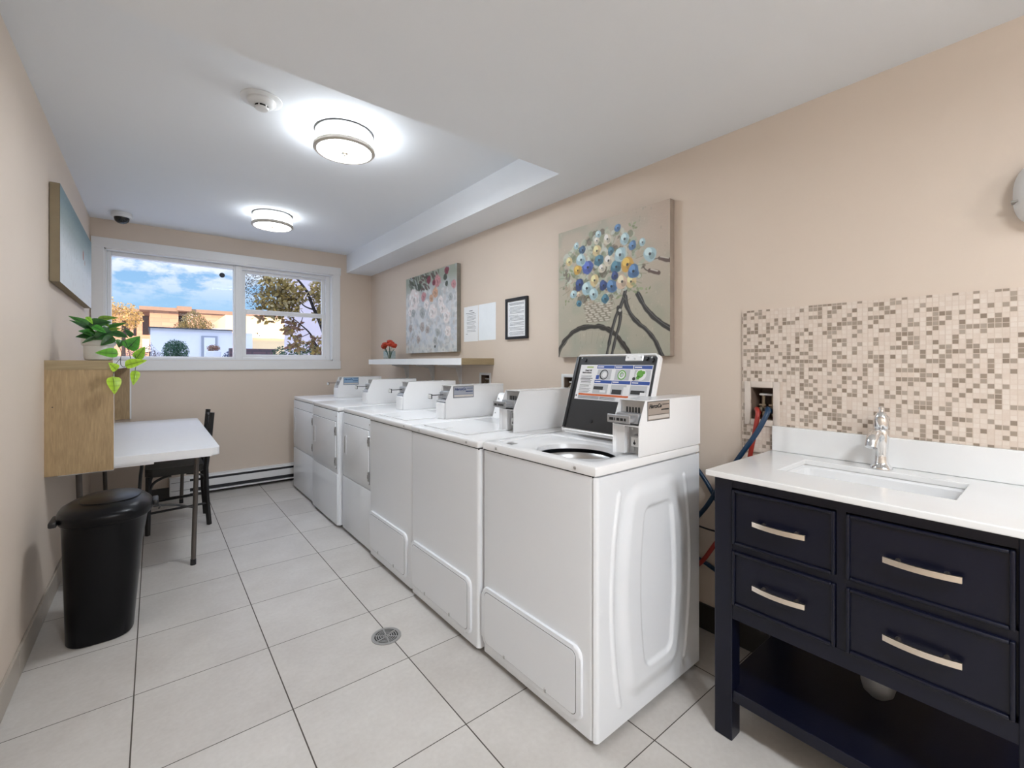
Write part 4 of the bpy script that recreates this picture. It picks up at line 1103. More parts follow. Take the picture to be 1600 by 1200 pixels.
for i in range(22):
    if i in (2, 8, 13, 16, 19): v -= 0.03
    a = 0.08 + 0.05 * (i % 4 > 0); b_ = 0.9 - 0.35 * random.random() * (i % 3 == 2)
    yy1 = fy1 - 0.019 - a * 0.206; yy0 = fy1 - 0.019 - b_ * 0.206; zz = fz0 + 0.017 + v * (fz1 - fz0 - 0.038)
    l_.box(XR - 0.0105, XR - 0.0098, yy0, yy1, zz, zz + 0.0024 + 0.0012 * (i < 2)); v -= 0.034
l_.build('printed_lines', t, smooth=False)
mb(glass('picture_glass')).box(XR - 0.0135, XR - 0.012, fy0 + 0.019, fy1 - 0.019, fz0 + 0.017, fz1 - 0.021).build('glass', t, smooth=False)

# ================================================================== LAUNDRY OUTLET BOXES
def outlet_box(label, o, fw, frame_m, depth=0.10, bevel=True):
    y0, y1, z0, z1 = o
    t = thing('laundry_outlet_box', label, 'outlet box', group='recessed laundry outlet boxes')
    x = XR - 0.009 if bevel else XR
    f = mb(frame_m)
    for a in ((y0 - fw, y0, z0 - fw, z1 + fw), (y1, y1 + fw, z0 - fw, z1 + fw), (y0, y1, z1, z1 + fw), (y0, y1, z0 - fw, z0)):
        f.box(x - 0.007, x, *a, bev=0.003, seg=2)
    f.build('box_frame', t)
    i = mb(mat('outlet_box_inside', (0.16, 0.11, 0.08), 0.7, var=0.4, scale=30))
    g = 0.001
    i.box(XR + depth - 0.003, XR + depth, y0 + g, y1 - g, z0 + g, z1 - g)
    i.box(x, XR + depth, y0 + g, y0 + g + 0.002, z0 + g, z1 - g); i.box(x, XR + depth, y1 - g - 0.002, y1 - g, z0 + g, z1 - g)
    i.box(x, XR + depth, y0 + g, y1 - g, z0 + g, z0 + g + 0.002); i.box(x, XR + depth, y0 + g, y1 - g, z1 - g - 0.002, z1 - g)
    i.build('recess', t, smooth=False)
    for yy in (y0 + 0.022, y1 - 0.028):
        v_ = mb(BRASS)
        v_.tube([(XR + 0.05, yy, z0 + 0.01), (XR + 0.05, yy, z1 - 0.035)], 0.008, 10)
        v_.tube([(XR + 0.05, yy, z0 + 0.035), (XR + 0.022, yy, z0 + 0.045), (XR + 0.012, yy, z0 + 0.030)], [0.007, 0.008, 0.010], 10)
        v_.box(XR + 0.035, XR + 0.065, yy - 0.014, yy + 0.014, z0 + 0.055, z0 + 0.062)
        v_.build('valve', t)
    mb(PLAST).box(XR + 0.020, XR + 0.050, y0 + 0.012, y1 - 0.02, z1 - 0.035, z1 - 0.026, bev=0.003, seg=1, M=None).build('valve_lever', t)
    return t
outlet_box('recessed outlet box in a cream stone frame, red and blue hoses coming out', OUT1, 0.026, CREAM)
outlet_box('recessed outlet box just left of the open washer lid', OUT2, 0.020, PLAST, bevel=False)
outlet_box('recessed outlet box under the wood end of the wall shelf', OUT3, 0.018, PLAST, bevel=False)

# mosaic splashback
sp = wall_holes('trim_3', 'X', XR - 0.009, XR, (-0.60, 0.893), (0.868, 1.475), [OUT1], MOSAIC)
sp['kind'] = 'structure'

# hoses
def hose(name, label, pts, r, m_, cat='hose', group=None):
    o = mb(m_).tube(smoothpath(pts, 8), r, 12).build(name)
    return tag(o, label, cat, group)
hose('water_hose', 'red rubber hose dropping from the outlet box behind the vanity top', [(2.036, 0.832, 1.036), (1.995, 0.826, 1.055), (1.970, 0.812, 1.035), (1.962, 0.820, 0.96), (1.960, 0.838, 0.86), (1.962, 0.850, 0.72), (1.955, 0.905, 0.56), (1.940, 0.97, 0.46), (1.925, 1.045, 0.34), (1.93, 1.13, 0.30), (1.95, 1.3, 0.28)], 0.0095, REDH)
hose('water_hose', 'dark blue rubber hose crossing over the red one below the outlet box', [(2.036, 0.784, 1.044), (1.990, 0.782, 1.058), (1.958, 0.772, 1.040), (1.935, 0.800, 0.965), (1.925, 0.850, 0.88), (1.925, 0.900, 0.800), (1.930, 0.960, 0.700), (1.935, 1.03, 0.585), (1.95, 1.12, 0.50), (1.96, 1.3, 0.46)], 0.0100, BLUEH)
hose('water_hose', 'dark blue hose slanting down from behind the washer to behind the vanity', [(1.998, 1.30, 0.86), (1.998, 1.17, 0.82), (1.998, 1.06, 0.712), (1.998, 0.985, 0.60), (1.998, 0.90, 0.50), (1.998, 0.86, 0.38), (1.998, 0.90, 0.305), (1.996, 0.98, 0.300), (1.994, 1.06, 0.325), (1.99, 1.2, 0.36)], 0.0095, BLUEH)
hose('power_cord', 'thin black cord running along the wall between washer and vanity', [(1.99, 1.25, 0.50), (1.985, 1.06, 0.487), (1.978, 0.98, 0.485), (1.965, 0.945, 0.45), (1.960, 0.93, 0.36)], 0.004, BLACKP, 'cord')

# ================================================================== VANITY
VX0, VX1, VY0, VY1 = 1.487, 1.985, 0.010, 0.752
t = thing('vanity_cabinet', 'dark navy vanity cabinet with four drawers and an open lower shelf', 'vanity', (0, 0, 0))
PW = 0.058
for xx, yy in ((VX0, VY0), (VX0, VY1 - PW), (VX1 - PW, VY0), (VX1 - PW, VY1 - PW)):
    mb(NAVY).box(xx, xx + PW, yy, yy + PW, 0.0, 0.868, bev=0.002, seg=1).build('leg', t)
fr = mb(NAVY)
fr.box(VX0 + 0.004, VX0 + 0.024, VY0 + PW, VY1 - PW, 0.838, 0.868)        # top rail
fr.box(VX0 + 0.0052, VX0 + 0.0230, VY0 + PW, VY1 - PW, 0.631, 0.656)        # mid rail
fr.box(VX0 + 0.004, VX0 + 0.024, VY0 + PW, VY1 - PW, 0.405, 0.452)        # bottom rail
fr.box(VX0 + 0.0047, VX0 + 0.0235, 0.3835, 0.4055, 0.45, 0.84)
fr.box(VX0 + 0.024, VX0 + 0.028, VY0 + PW, VY1 - PW, 0.41, 0.868)
fr.box(VX0 + PW, VX1 - PW, VY1 - 0.022, VY1 - 0.006, 0.405, 0.868)        # side panels
fr.box(VX0 + PW, VX1 - PW, VY0 + 0.006, VY0 + 0.022, 0.405, 0.868)
fr.build('carcass', t)
sh = mb(NAVY).box(VX0 + 0.012, VX1 - 0.012, VY0 + 0.012, VY1 - 0.012, 0.140, 0.165, bev=0.002, seg=1)
sh.box(VX0 + 0.006, VX0 + 0.024, VY0 + PW, VY1 - PW, 0.130, 0.168, bev=0.002, seg=1)
sh.build('lower_shelf', t)
def drawer(y0, y1, z0, z1, hw):
    d = mb(NAVY).box(VX0 + 0.002, VX0 + 0.022, y0 + 0.002, y1 - 0.002, z0 + 0.002, z1 - 0.002)
    for a, b, c, e in ((y0, y0 + 0.009, z0, z1), (y1 - 0.009, y1, z0, z1), (y0 + 0.009, y1 - 0.009, z1 - 0.009, z1), (y0 + 0.009, y1 - 0.009, z0, z0 + 0.009)):
        d.box(VX0 - 0.007, VX0 + 0.010, a, b, c, e, bev=0.0035, seg=3)
    o = d.build('drawer', t)
    yc = (y0 + y1) / 2; zc = (z0 + z1) / 2 - 0.002
    h = mb(NICKEL)
    pts = []
    N = 16
    for sgn in (0,):
        outer = []; inner = []
        for k in range(N + 1):
            s_ = -1 + 2 * k / N
            xx = VX0 - 0.020 - 0.012 * (1 - s_ * s_)
            outer.append((xx, yc + s_ * hw)); inner.append((xx + 0.006, yc + s_ * hw))
        h.prism(outer + inner[::-1], zc - 0.0075, zc + 0.0075, 'Z')
    for s_ in (-0.62, 0.62):
        h.tube([(VX0 + 0.004, yc + s_ * hw, zc), (VX0 - 0.024, yc + s_ * hw, zc)], 0.006, 12)
    h.build('handle', o)
drawer(0.407, 0.692, 0.655, 0.834, 0.073)
drawer(0.407, 0.692, 0.455, 0.632, 0.073)
drawer(0.072, 0.382, 0.655, 0.834, 0.073)
drawer(0.072, 0.382, 0.455, 0.632, 0.073)

# countertop with undermount basin
SX0, SX1, SY0, SY1 = 1.652, 1.902, 0.185, 0.615
t = thing('countertop', 'white quartz countertop with backsplash and inset rectangular sink basin', 'countertop', (0, 0, 0))
CZ0, CZ1 = 0.869, 0.888
wall_holes('slab', 'Z', CZ0, CZ1, (1.462, XR - 0.0095), (-0.012, 0.772), [(SX0, SX1, SY0, SY1)], QUARTZ, t)
bmod = t.children[0].modifiers.new('edge', 'BEVEL'); bmod.width = 0.003; bmod.segments = 2; bmod.limit_method = 'ANGLE'
mb(QUARTZ).box(XR - 0.028, XR - 0.0095, -0.012, 0.766, CZ1 + 0.0006, 0.990, bev=0.0015, seg=1).build('backsplash', t)
def basin():
    b = MB().m(PORC); t_ = bmesh.new()
    def ring(x0, x1, y0, y1, z, r):
        return [t_.verts.new((p[0], p[1], z)) for p in rrect(x0, x1, y0, y1, r, 6)]
    e = 0.004
    R_ = [ring(SX0 - e, SX1 + e, SY0 - e, SY1 + e, CZ0 - 0.0005, 0.02), ring(SX0 + 0.004, SX1 - 0.004, SY0 + 0.004, SY1 - 0.004, CZ0 - 0.008, 0.025),
          ring(SX0 + 0.012, SX1 - 0.010, SY0 + 0.012, SY1 - 0.012, CZ0 - 0.10, 0.035), ring(SX0 + 0.035, SX1 - 0.03, SY0 + 0.04, SY1 - 0.04, CZ0 - 0.125, 0.04)]
    cx_, cy_ = (SX0 + SX1) / 2 + 0.03, (SY0 + SY1) / 2
    n = len(R_[0])
    # end ring: drain circle sampled in matching order
    ang0 = [math.atan2(v.co.y - cy_, v.co.x - cx_) for v in R_[-1]]
    R_.append([t_.verts.new((cx_ + 0.022 * math.cos(a), cy_ + 0.022 * math.sin(a), CZ0 - 0.132)) for a in ang0])
    for A, B_ in zip(R_[:-1], R_[1:]):
        for k in range(n): t_.faces.new((A[k], A[(k + 1) % n], B_[(k + 1) % n], B_[k]))
    b._merge(t_)
    b.m(CHROME).lathe([(0, -0.131), (0.018, -0.131), (0.024, -0.1295), (0.024, -0.133)], (cx_, cy_, CZ0), n=24)
    return b.build('sink_basin', t)
basin()

# faucet
t = thing('faucet', 'chrome single-hole faucet standing on the white countertop behind the sink', 'faucet', (1.945, 0.400, CZ1 + 0.0008))
f = mb(CHROME)
f.lathe([(0, 0.0), (0.031, 0.0), (0.031, 0.004), (0.027, 0.010), (0.021, 0.016), (0.019, 0.024), (0.018, 0.050), (0.020, 0.090), (0.022, 0.118), (0.021, 0.130), (0.017, 0.136), (0, 0.138)], n=36)
f.build('faucet_body', t)
s_ = mb(CHROME).tube(smoothpath([(-0.004, 0.0, 0.098), (-0.030, 0.002, 0.118), (-0.060, 0.004, 0.122), (-0.085, 0.006, 0.108), (-0.098, 0.007, 0.082)], 6), [0.014] * 8 + [0.0155] * 8 + [0.017] * 9, 18)
s_.build('spout', t)
h = mb(CHROME).lathe([(0.018, 0.136), (0.021, 0.142), (0.021, 0.160), (0.019, 0.178), (0.013, 0.190), (0.007, 0.195), (0.006, 0.200), (0.009, 0.204), (0.009, 0.209), (0.005, 0.213), (0, 0.214)], n=30)
h.tube(smoothpath([(0.012, 0, 0.172), (0.030, -0.004, 0.178), (0.052, -0.008, 0.170)], 5), [0.007] * 6 + [0.005] * 5, 12)
h.build('lever_handle', t)

# trap under the basin
t = thing('sink_trap', 'grey metal sink trap hanging below the navy vanity drawers', 'drain trap', (0, 0, 0))
tm = mb(mat('dull_grey_pipe', (0.42, 0.42, 0.42), 0.35, 0.7, var=0.1))
tm.lathe([(0, 0.205), (0.022, 0.207), (0.038, 0.222), (0.044, 0.245), (0.044, 0.272), (0.047, 0.274), (0.047, 0.288), (0.040, 0.292), (0.020, 0.300), (0.018, 0.40), (0, 0.40)], (1.77, 0.372, 0), n=30)
tm.build('trap_bottle', t)
mb(mat('dull_grey_pipe', (0.4, 0.4, 0.4))).tube([(1.77, 0.372, 0.34), (XR - 0.012, 0.372, 0.34)], 0.017, 14).build('waste_pipe', t)
mb(mat('dull_grey_pipe', (0.4, 0.4, 0.4))).tube([(1.77, 0.372, 0.395), (1.807, 0.400, 0.52), (1.807, 0.400, 0.735)], 0.016, 14).build('tailpipe', t)

# fixture at the right edge
t = thing('wall_dispenser', 'white rounded dispenser fixed high on the wall above the mosaic tiles', 'dispenser', (XR, -0.008, 1.747))
d = mb(PLAST)
prof = []
NN = 14
rings = []
tb_ = bmesh.new()
for i in range(NN + 1):
    a = i / NN * PI / 2; dep = 0.105 * math.sin(a); k_ = max(math.cos(a), 0.0) ** 0.55
    if i == NN: k_ = 0.02
    ring = []
    for j in range(48):
        th_ = 2 * PI * j / 48; c_, s__ = math.cos(th_), math.sin(th_)
        ex = 2 / 2.8
        ring.append(tb_.verts.new((-dep, 0.112 * k_ * math.copysign(abs(c_) ** ex, c_), 0.103 * k_ * math.copysign(abs(s__) ** ex, s__))))
    rings.append(ring)
for A, B_ in zip(rings[:-1], rings[1:]):
    for j in range(48): tb_.faces.new((A[j], A[(j + 1) % 48], B_[(j + 1) % 48], B_[j]))
tb_.faces.new(rings[-1])
d._merge(tb_); d.build('cover', t)
mb(mat('grey_seam', (0.35, 0.33, 0.30), 0.6)).box(-0.062, -0.030, 0.080, 0.1125, -0.028, -0.022).build('latch', t)

# ================================================================== FLOOR DRAIN
t = thing('floor_drain', 'round slotted metal floor drain set in the tiles before the washers', 'floor drain', (0.828, 1.950, 0))
mb(SHADOWGAP).lathe([(0, 0.0006), (0.060, 0.0006), (0.060, 0.0002)], n=40).build('drain_well', t)
g = mb(mat('drain_metal', (0.42, 0.41, 0.39), 0.4, 0.8, var=0.15, scale=30))
def annulus(m_, r0, r1, z, a0=0, a1=2 * PI, n=48):
    m_.prism([(r1 * math.cos(a0 + (a1 - a0) * k / n), r1 * math.sin(a0 + (a1 - a0) * k / n)) for k in range(n + 1)] + [(r0 * math.cos(a0 + (a1 - a0) * k / n), r0 * math.sin(a0 + (a1 - a0) * k / n)) for k in range(n, -1, -1)], 0.0004, z, 'Z')
for k in range(6):
    a0 = k * PI / 3
    for i, r in enumerate((0.012, 0.022, 0.032, 0.042)): annulus(g, r, r + 0.0045, 0.003, a0, a0 + PI / 3, 10)
    annulus(g, 0.052, 0.066, 0.0032, a0, a0 + PI / 3, 12)
    g.box(0.006, 0.055, -0.003, 0.003, 0.0004, 0.0033, M=Matrix.Rotation(a0 + 0.35, 4, 'Z'))
annulus(g, 0.003, 0.008, 0.0033, 0, 2 * PI * 0.999, 16)
g.build('grate', t)

# ================================================================== BASEBOARD HEATER
t = thing('baseboard_heater', 'long white electric baseboard heater on the floor under the window', 'heater', (0, 0, 0))
HX0, HX1, HY = 0.112, 1.62, YB - 0.070
h = mb(TRIM)
h.box(HX0, HX1, HY + 0.014, YB - 0.0005, 0.176, 0.186, bev=0.002, seg=1)
h.prism([(HY + 0.004, 0.166), (HY + 0.020, 0.182), (HY + 0.024, 0.178), (HY + 0.008, 0.162)], HX0, HX1, 'X')
h.box(HX0, HX1, HY, HY + 0.006, 0.078, 0.142, bev=0.002, seg=1)
h.box(HX0, HX1, HY + 0.002, HY + 0.050, 0.030, 0.042, bev=0.001, seg=1)
h.build('front_cover', t)
c_ = mb(TRIM).box(HX0 - 0.002, HX0 + 0.150, HY - 0.003, YB - 0.001, 0.026, 0.187, bev=0.003, seg=1)
c_.m(SHADOWGAP).box(HX0 + 0.01, HX0 + 0.149, HY - 0.004, HY - 0.002, 0.144, 0.147); c_.box(HX0 + 0.01, HX0 + 0.149, HY - 0.004, HY - 0.002, 0.070, 0.073)
c_.build('end_cap', t)
b_ = mb(mat('heater_inside', (0.03, 0.03, 0.035), 0.6)).box(HX0 + 0.15, HX1, HY + 0.020, YB - 0.006, 0.045, 0.172)
b_.build('heating_core', t, smooth=False)

# ================================================================== LEFT WALL UNIT + TABLE + CHAIR + BIN
UX, UY0, UY1 = -0.166, 3.175, 5.175
t = thing('wall_unit', 'maple wall unit with end panels and thick top board, hung on the left wall', 'wall unit', (0, 0, 0))
mb(MAPLEX).box(XL, UX - 0.004, UY0, UY1 + 0.018, 1.215, 1.263).build('top_board', t, smooth=False)
mb(TRIM).box(UX - 0.004, UX, UY0, UY1 + 0.018, 1.215, 1.263).build('front_edge', t, smooth=False)
pn = mb(MAPLE).box(XL, UX - 0.001, UY0 + 0.001, UY0 + 0.019, 0.682, 1.2148)
pn.m(TRIM).box(UX - 0.001, UX, UY0 + 0.001, UY0 + 0.019, 0.682, 1.2148)
pn.m(BLACKP).prism([(-0.396 + 0.003 * math.cos(k), 1.028 + 0.003 * math.sin(k)) for k in (0, 1, 2, 3, 4, 5)], UY0 + 0.0002, UY0 + 0.0012, 'Y')
pn.build('side_panel', t, smooth=False)
pn = mb(MAPLE).box(XL, UX - 0.001, UY1, UY1 + 0.018, 0.755, 1.2148)
pn.m(TRIM).box(UX - 0.001, UX + 0.010, UY1 + 0.001, UY1 + 0.018, 0.755, 1.2148)
pn.build('side_panel', t, smooth=False)

# plant
LEAVES = [((-0.252, 3.36, 1.434), (-0.348, 3.34, 1.504), 0.035, 'm'), ((-0.262, 3.33, 1.423), (-0.343, 3.31, 1.48), 0.019, 'd'), ((-0.274, 3.3, 1.453), (-0.189, 3.28, 1.477), 0.042, 'd'), ((-0.246, 3.4, 1.491), (-0.165, 3.38, 1.511), 0.031, 'o'), ((-0.197, 3.36, 1.445), (-0.127, 3.34, 1.479), 0.019, 'm'), ((-0.195, 3.33, 1.43), (-0.146, 3.31, 1.444), 0.019, 'o'), ((-0.246, 3.28, 1.393), (-0.318, 3.26, 1.391), 0.031, 'd'), ((-0.245, 3.26, 1.388), (-0.294, 3.24, 1.356), 0.015, 'd'), ((-0.18, 3.27, 1.42), (-0.254, 3.25, 1.379), 0.05, 'd'), ((-0.171, 3.25, 1.39), (-0.221, 3.23, 1.346), 0.035, 'd'), ((-0.181, 3.3, 1.413), (-0.114, 3.28, 1.396), 0.031, 'd'), ((-0.14, 3.28, 1.376), (-0.15, 3.26, 1.338), 0.031, 'm'), ((-0.114, 3.26, 1.327), (-0.065, 3.24, 1.396), 0.066, 'g'), ((-0.099, 3.33, 1.397), (-0.126, 3.31, 1.441), 0.023, 'd'), ((-0.15, 3.2, 1.296), (-0.235, 3.18, 1.307), 0.052, 'h'), ((-0.078, 3.26, 1.273), (-0.042, 3.24, 1.338), 0.045, 'l'), ((-0.123, 3.23, 1.232), (-0.036, 3.21, 1.267), 0.048, 'y'), ((-0.155, 3.14, 1.211), (-0.18, 3.12, 1.25), 0.042, 'y'), ((-0.081, 3.24, 1.207), (-0.087, 3.22, 1.131), 0.038, 'y'), ((-0.169, 3.13, 1.178), (-0.158, 3.11, 1.092), 0.054, 'y'), ((-0.279, 3.25, 1.493), (-0.253, 3.23, 1.46), 0.021, 'l'), ((-0.219, 3.31, 1.473), (-0.193, 3.29, 1.449), 0.023, 'o'), ((-0.255, 3.24, 1.442), (-0.201, 3.22, 1.416), 0.035, 'g'),
          ((-0.23, 3.38, 1.44), (-0.30, 3.45, 1.46), 0.045, 'm'), ((-0.22, 3.40, 1.44), (-0.17, 3.48, 1.47), 0.045, 'd'), ((-0.24, 3.40, 1.42), (-0.27, 3.49, 1.41), 0.045, 'd'), ((-0.20, 3.38, 1.42), (-0.13, 3.44, 1.41), 0.04, 'm'), ((-0.235, 3.33, 1.42), (-0.235, 3.26, 1.45), 0.045, 'd'), ((-0.25, 3.30, 1.40), (-0.30, 3.24, 1.42), 0.035, 'm')]
STEMS = [[(-0.184, 3.27, 1.373), (-0.154, 3.24, 1.35), (-0.139, 3.24, 1.309), (-0.142, 3.24, 1.273), (-0.141, 3.24, 1.24), (-0.129, 3.24, 1.228), (-0.12, 3.235, 1.234)], [(-0.20, 3.30, 1.383), (-0.135, 3.25, 1.383), (-0.111, 3.24, 1.326), (-0.101, 3.24, 1.273)], [(-0.143, 3.22, 1.272), (-0.157, 3.16, 1.244), (-0.165, 3.15, 1.205), (-0.168, 3.145, 1.175)], [(-0.066, 3.25, 1.277), (-0.079, 3.24, 1.227), (-0.082, 3.24, 1.205)], [(-0.135, 3.25, 1.383), (-0.098, 3.25, 1.351), (-0.078, 3.25, 1.273)], [(-0.24, 3.35, 1.37), (-0.25, 3.35, 1.43), (-0.26, 3.35, 1.44)], [(-0.22, 3.36, 1.37), (-0.21, 3.36, 1.44), (-0.20, 3.36, 1.45)], [(-0.235, 3.36, 1.37), (-0.24, 3.38, 1.46), (-0.246, 3.4, 1.49)]]
t = thing('potted_plant', 'trailing green pothos in a white pot on top of the maple wall unit', 'plant', (0, 0, 0))
pc = (-0.237, 3.345, 1.263)
pm_ = mb(mat('white_ceramic_pot', (0.80, 0.79, 0.77), 0.35, var=0.03))
pm_.lathe([(0, 0.001), (0.050, 0.001), (0.058, 0.006), (0.062, 0.020), (0.063, 0.080), (0.070, 0.084), (0.072, 0.092), (0.072, 0.118), (0.069, 0.121), (0.065, 0.118), (0.064, 0.100), (0, 0.100)], pc, n=48)
pm_.m(mat('potting_soil', (0.03, 0.02, 0.012), 0.9)).lathe([(0, 0.103), (0.063, 0.103)], pc, n=24)
pm_.build('pot', t)
sm_ = mb(mat('dark_vine', (0.02, 0.035, 0.03), 0.6))
for s_ in STEMS: sm_.tube(smoothpath(s_, 5), 0.0014, 6)
sm_.build('vines', t)
lc = {'d': (0.010, 0.065, 0.015), 'm': (0.03, 0.14, 0.02), 'g': (0.045, 0.23, 0.025), 'h': (0.11, 0.33, 0.03), 'l': (0.20, 0.42, 0.03), 'y': (0.33, 0.55, 0.035), 'o': (0.13, 0.24, 0.03)}
bm = bmesh.new(); cl = bm.loops.layers.float_color.new('col')
for b, tp, w_, c in LEAVES:
    if c in 'dm': w_ *= 1.3
    b = Vector(b); tp = Vector(tp); ax = (tp - b); L = ax.length; ax.normalize()
    # leaf faces roughly the room, towards the viewer side
    nrm = Vector((0.25, -0.75, 0.45)); sd = ax.cross(nrm).normalized(); nn = sd.cross(ax).normalized()
    rows = 12; cols = [-1, -0.75, -0.4, -0.06, 0.06, 0.4, 0.75, 1]
    V = []
    for i in range(rows + 1):
        s_ = i / rows
        wv = (math.sin(PI * min(1, s_ ** 0.62)) ** 0.8) * (1 - 0.25 * s_) if 0 < s_ < 1 else 0.0
        wv = max(wv, 0.012)
        bend = -0.16 * L * (s_ ** 2) + 0.04 * L
        V.append([bm.verts.new(b + ax * (s_ * L * 1.04) + sd * (w_ * 0.62 * wv * k) + nn * (bend + abs(k) * wv * w_ * 0.16)) for k in cols])
    base = np.array(lc[c]); edge = np.minimum(base * 1.5 + np.array([0.02, 0.05, 0.0]), 0.8)
    for i in range(rows):
        for j in range(len(cols) - 1):
            f = bm.faces.new((V[i][j], V[i][j + 1], V[i + 1][j + 1], V[i + 1][j])); f.smooth = True
            mid = abs(cols[j] + cols[j + 1]) / 2
            vein = (cols[j] == -0.06 and 0.08 < i / rows < 0.8)
            col = base * 0.35 if vein else base * (1 - mid) + edge * mid
            if (i % 3 == 0) and not vein: col = col * 0.86
            for lp in f.loops: lp[cl] = (*col, 1)
me = bpy.data.meshes.new('leaves'); bm.to_mesh(me); bm.free(); me.materials.append(vcol('pothos_leaf', 0.35, 0.2, trans=0.25))
o = bpy.data.objects.new('leaves', me); C.objects.link(o); o.parent = t

# folding table
TX0, TX1, TY0, TY1, TZ = XL + 0.006, 0.312, 3.200, 5.060, 0.742
t = thing('folding_table', 'white plastic folding table with dark metal legs, pushed under the wall unit', 'table', (0, 0, 0))
tt = mb(TABLEW).prism(rrect(TX0, TX1, TY0, TY1, 0.045, 8), TZ - 0.048, TZ, 'Z', bev=0.012, seg=3)
tt.build('tabletop', t)
ap = mb(TABLEW).prism([(-0.20, TZ - 0.048), (-0.17, TZ - 0.072), (-0.38, TZ - 0.072), (-0.40, TZ - 0.048)][::-1], TY0 + 0.02, TY0 + 0.04, 'Y')
ap.box(-0.19, 0.0, TY0 + 0.012, TY0 + 0.06, TZ - 0.060, TZ - 0.047)
ap.build('underside_rib', t)
for yy, nm in ((3.394, 'near'), (4.95, 'far')):
    lg = mb(LEGGREY)
    for s_, xb in ((1, 0.190), (-1, -0.305)):
        top = (xb + 0.020 * s_, yy + (0.02 if nm == 'near' else -0.02), TZ - 0.045)
        o = mb(LEGGREY).tube([top, (xb, yy, 0.02)], 0.0135, 14)
        o.m(BLACKP).tube([(xb, yy, 0.035), (xb, yy, 0.0)], 0.0155, 14)
        o.build('leg', t)
    c_ = mb(BLACKM).tube(smoothpath([(-0.300, yy, 0.372), (-0.18, yy, 0.398), (-0.05, yy, 0.405), (0.08, yy, 0.392), (0.192, yy, 0.355)], 5), 0.0065, 10)
    c_.build('crossbar', t)
    s_ = -1 if nm == 'far' else 1
    b_ = mb(BLACKM).tube([(-0.050, yy + 0.40 * s_, TZ - 0.052), (-0.064, yy + 0.16 * s_, 0.56), (-0.072, yy + 0.01 * s_, 0.41)], 0.009, 10)
    b_.build('folding_brace', t)

# chair, facing the table (its back towards the room)
t = thing('dining_chair', 'black metal chair with padded seat pushed under the white folding table', 'chair', (0, 0, 0))
cy0, cy1 = 4.150, 4.500
mb(SEATM).prism(rrect(-0.052, 0.300, cy0 - 0.005, cy1 + 0.005, 0.05), 0.418, 0.476, 'Z', bev=0.014, seg=3).build('seat', t)
for yy in (cy0 + 0.012, cy1 - 0.012):
    mb(BLACKM).tube([(-0.030, yy, 0.420), (-0.036, yy, 0.0)], [0.018, 0.016], 4).build('leg', t)
    mb(BLACKM).tube([(0.352, yy, 0.865), (0.330, yy, 0.60), (0.312, yy, 0.44), (0.318, yy, 0.22), (0.334, yy, 0.0)], 0.017, 4).build('leg', t)
    mb(BLACKM).tube([(-0.035, yy, 0.157), (0.322, yy, 0.170)], 0.0085, 4).build('stretcher', t)
    mb(BLACKM).tube(smoothpath([(-0.028, yy, 0.30), (-0.005, yy, 0.370), (0.05, yy, 0.405), (0.10, yy, 0.415)], 4), 0.010, 6).build('seat_bracket', t)
    mb(BLACKM).tube(smoothpath([(0.312, yy, 0.32), (0.29, yy, 0.385), (0.24, yy, 0.408), (0.19, yy, 0.415)], 4), 0.008, 6).build('seat_bracket', t)
for z_, xx in ((0.835, 0.350), (0.66, 0.336), (0.50, 0.318)):
    mb(BLACKM).tube([(xx, cy0 + 0.012, z_), (xx, cy1 - 0.012, z_)], 0.0075, 8).build('back_rail', t)
sc_ = mb(BLACKM)
for s__ in (1, -1):
    yc = (cy0 + cy1) / 2
    sc_.tube(smoothpath([(0.350, yc + s__ * 0.15, 0.83), (0.352, yc + s__ * 0.10, 0.775), (0.346, yc + s__ * 0.02, 0.735), (0.338, yc + s__ * 0.07, 0.69), (0.336, yc + s__ * 0.14, 0.665)], 5), 0.0045, 6)
sc_.build('scroll_work', t)

# waste bin
t = thing('waste_bin', 'tall black plastic waste bin with domed lid standing by the left wall', 'waste bin', (0, 0, 0))
def superring(cx, cy, a, b, e, n=56, z=0, lift=None):
    out = []
    for k in range(n):
        th_ = 2 * PI * k / n; c_, s_ = math.cos(th_), math.sin(th_)
        x = cx + a * math.copysign(abs(c_) ** (2 / e), c_); y_ = cy + b * math.copysign(abs(s_) ** (2 / e), s_)
        out.append((x, y_, z + (lift(x, y_) if lift else 0)))
    return out
def loft(m_, rings, cap0=True, cap1=True):
    t_ = bmesh.new(); R_ = [[t_.verts.new(p) for p in r] for r in rings]
    n = len(R_[0])
    for A, B_ in zip(R_[:-1], R_[1:]):
        for k in range(n): t_.faces.new((A[k], A[(k + 1) % n], B_[(k + 1) % n], B_[k]))
    if cap0: t_.faces.new(R_[0])
    if cap1: t_.faces.new(R_[-1])
    m_._merge(t_)
BINM = mat('bin_black_plastic', (0.0018, 0.0018, 0.0030), 0.30, var=0.1, scale=20, bump=0.03, bscale=300, spec=0.22)
b_ = mb(BINM)
BCX, BCY = -0.190, 2.815
loft(b_, [superring(-0.192, 2.835, 0.113, 0.135, 3.2, z=0.0), superring(-0.192, 2.835, 0.118, 0.140, 3.2, z=0.006), superring(-0.189, 2.83, 0.122, 0.148, 3.2, z=0.10), superring(-0.180, 2.825, 0.138, 0.170, 3.0, z=0.40), superring(-0.172, 2.82, 0.150, 0.185, 2.8, z=0.535),
          superring(-0.172, 2.82, 0.160, 0.195, 2.7, z=0.545), superring(-0.172, 2.82, 0.160, 0.195, 2.7, z=0.560)])
b_.build('bin_body', t)
l_ = mb(BINM)
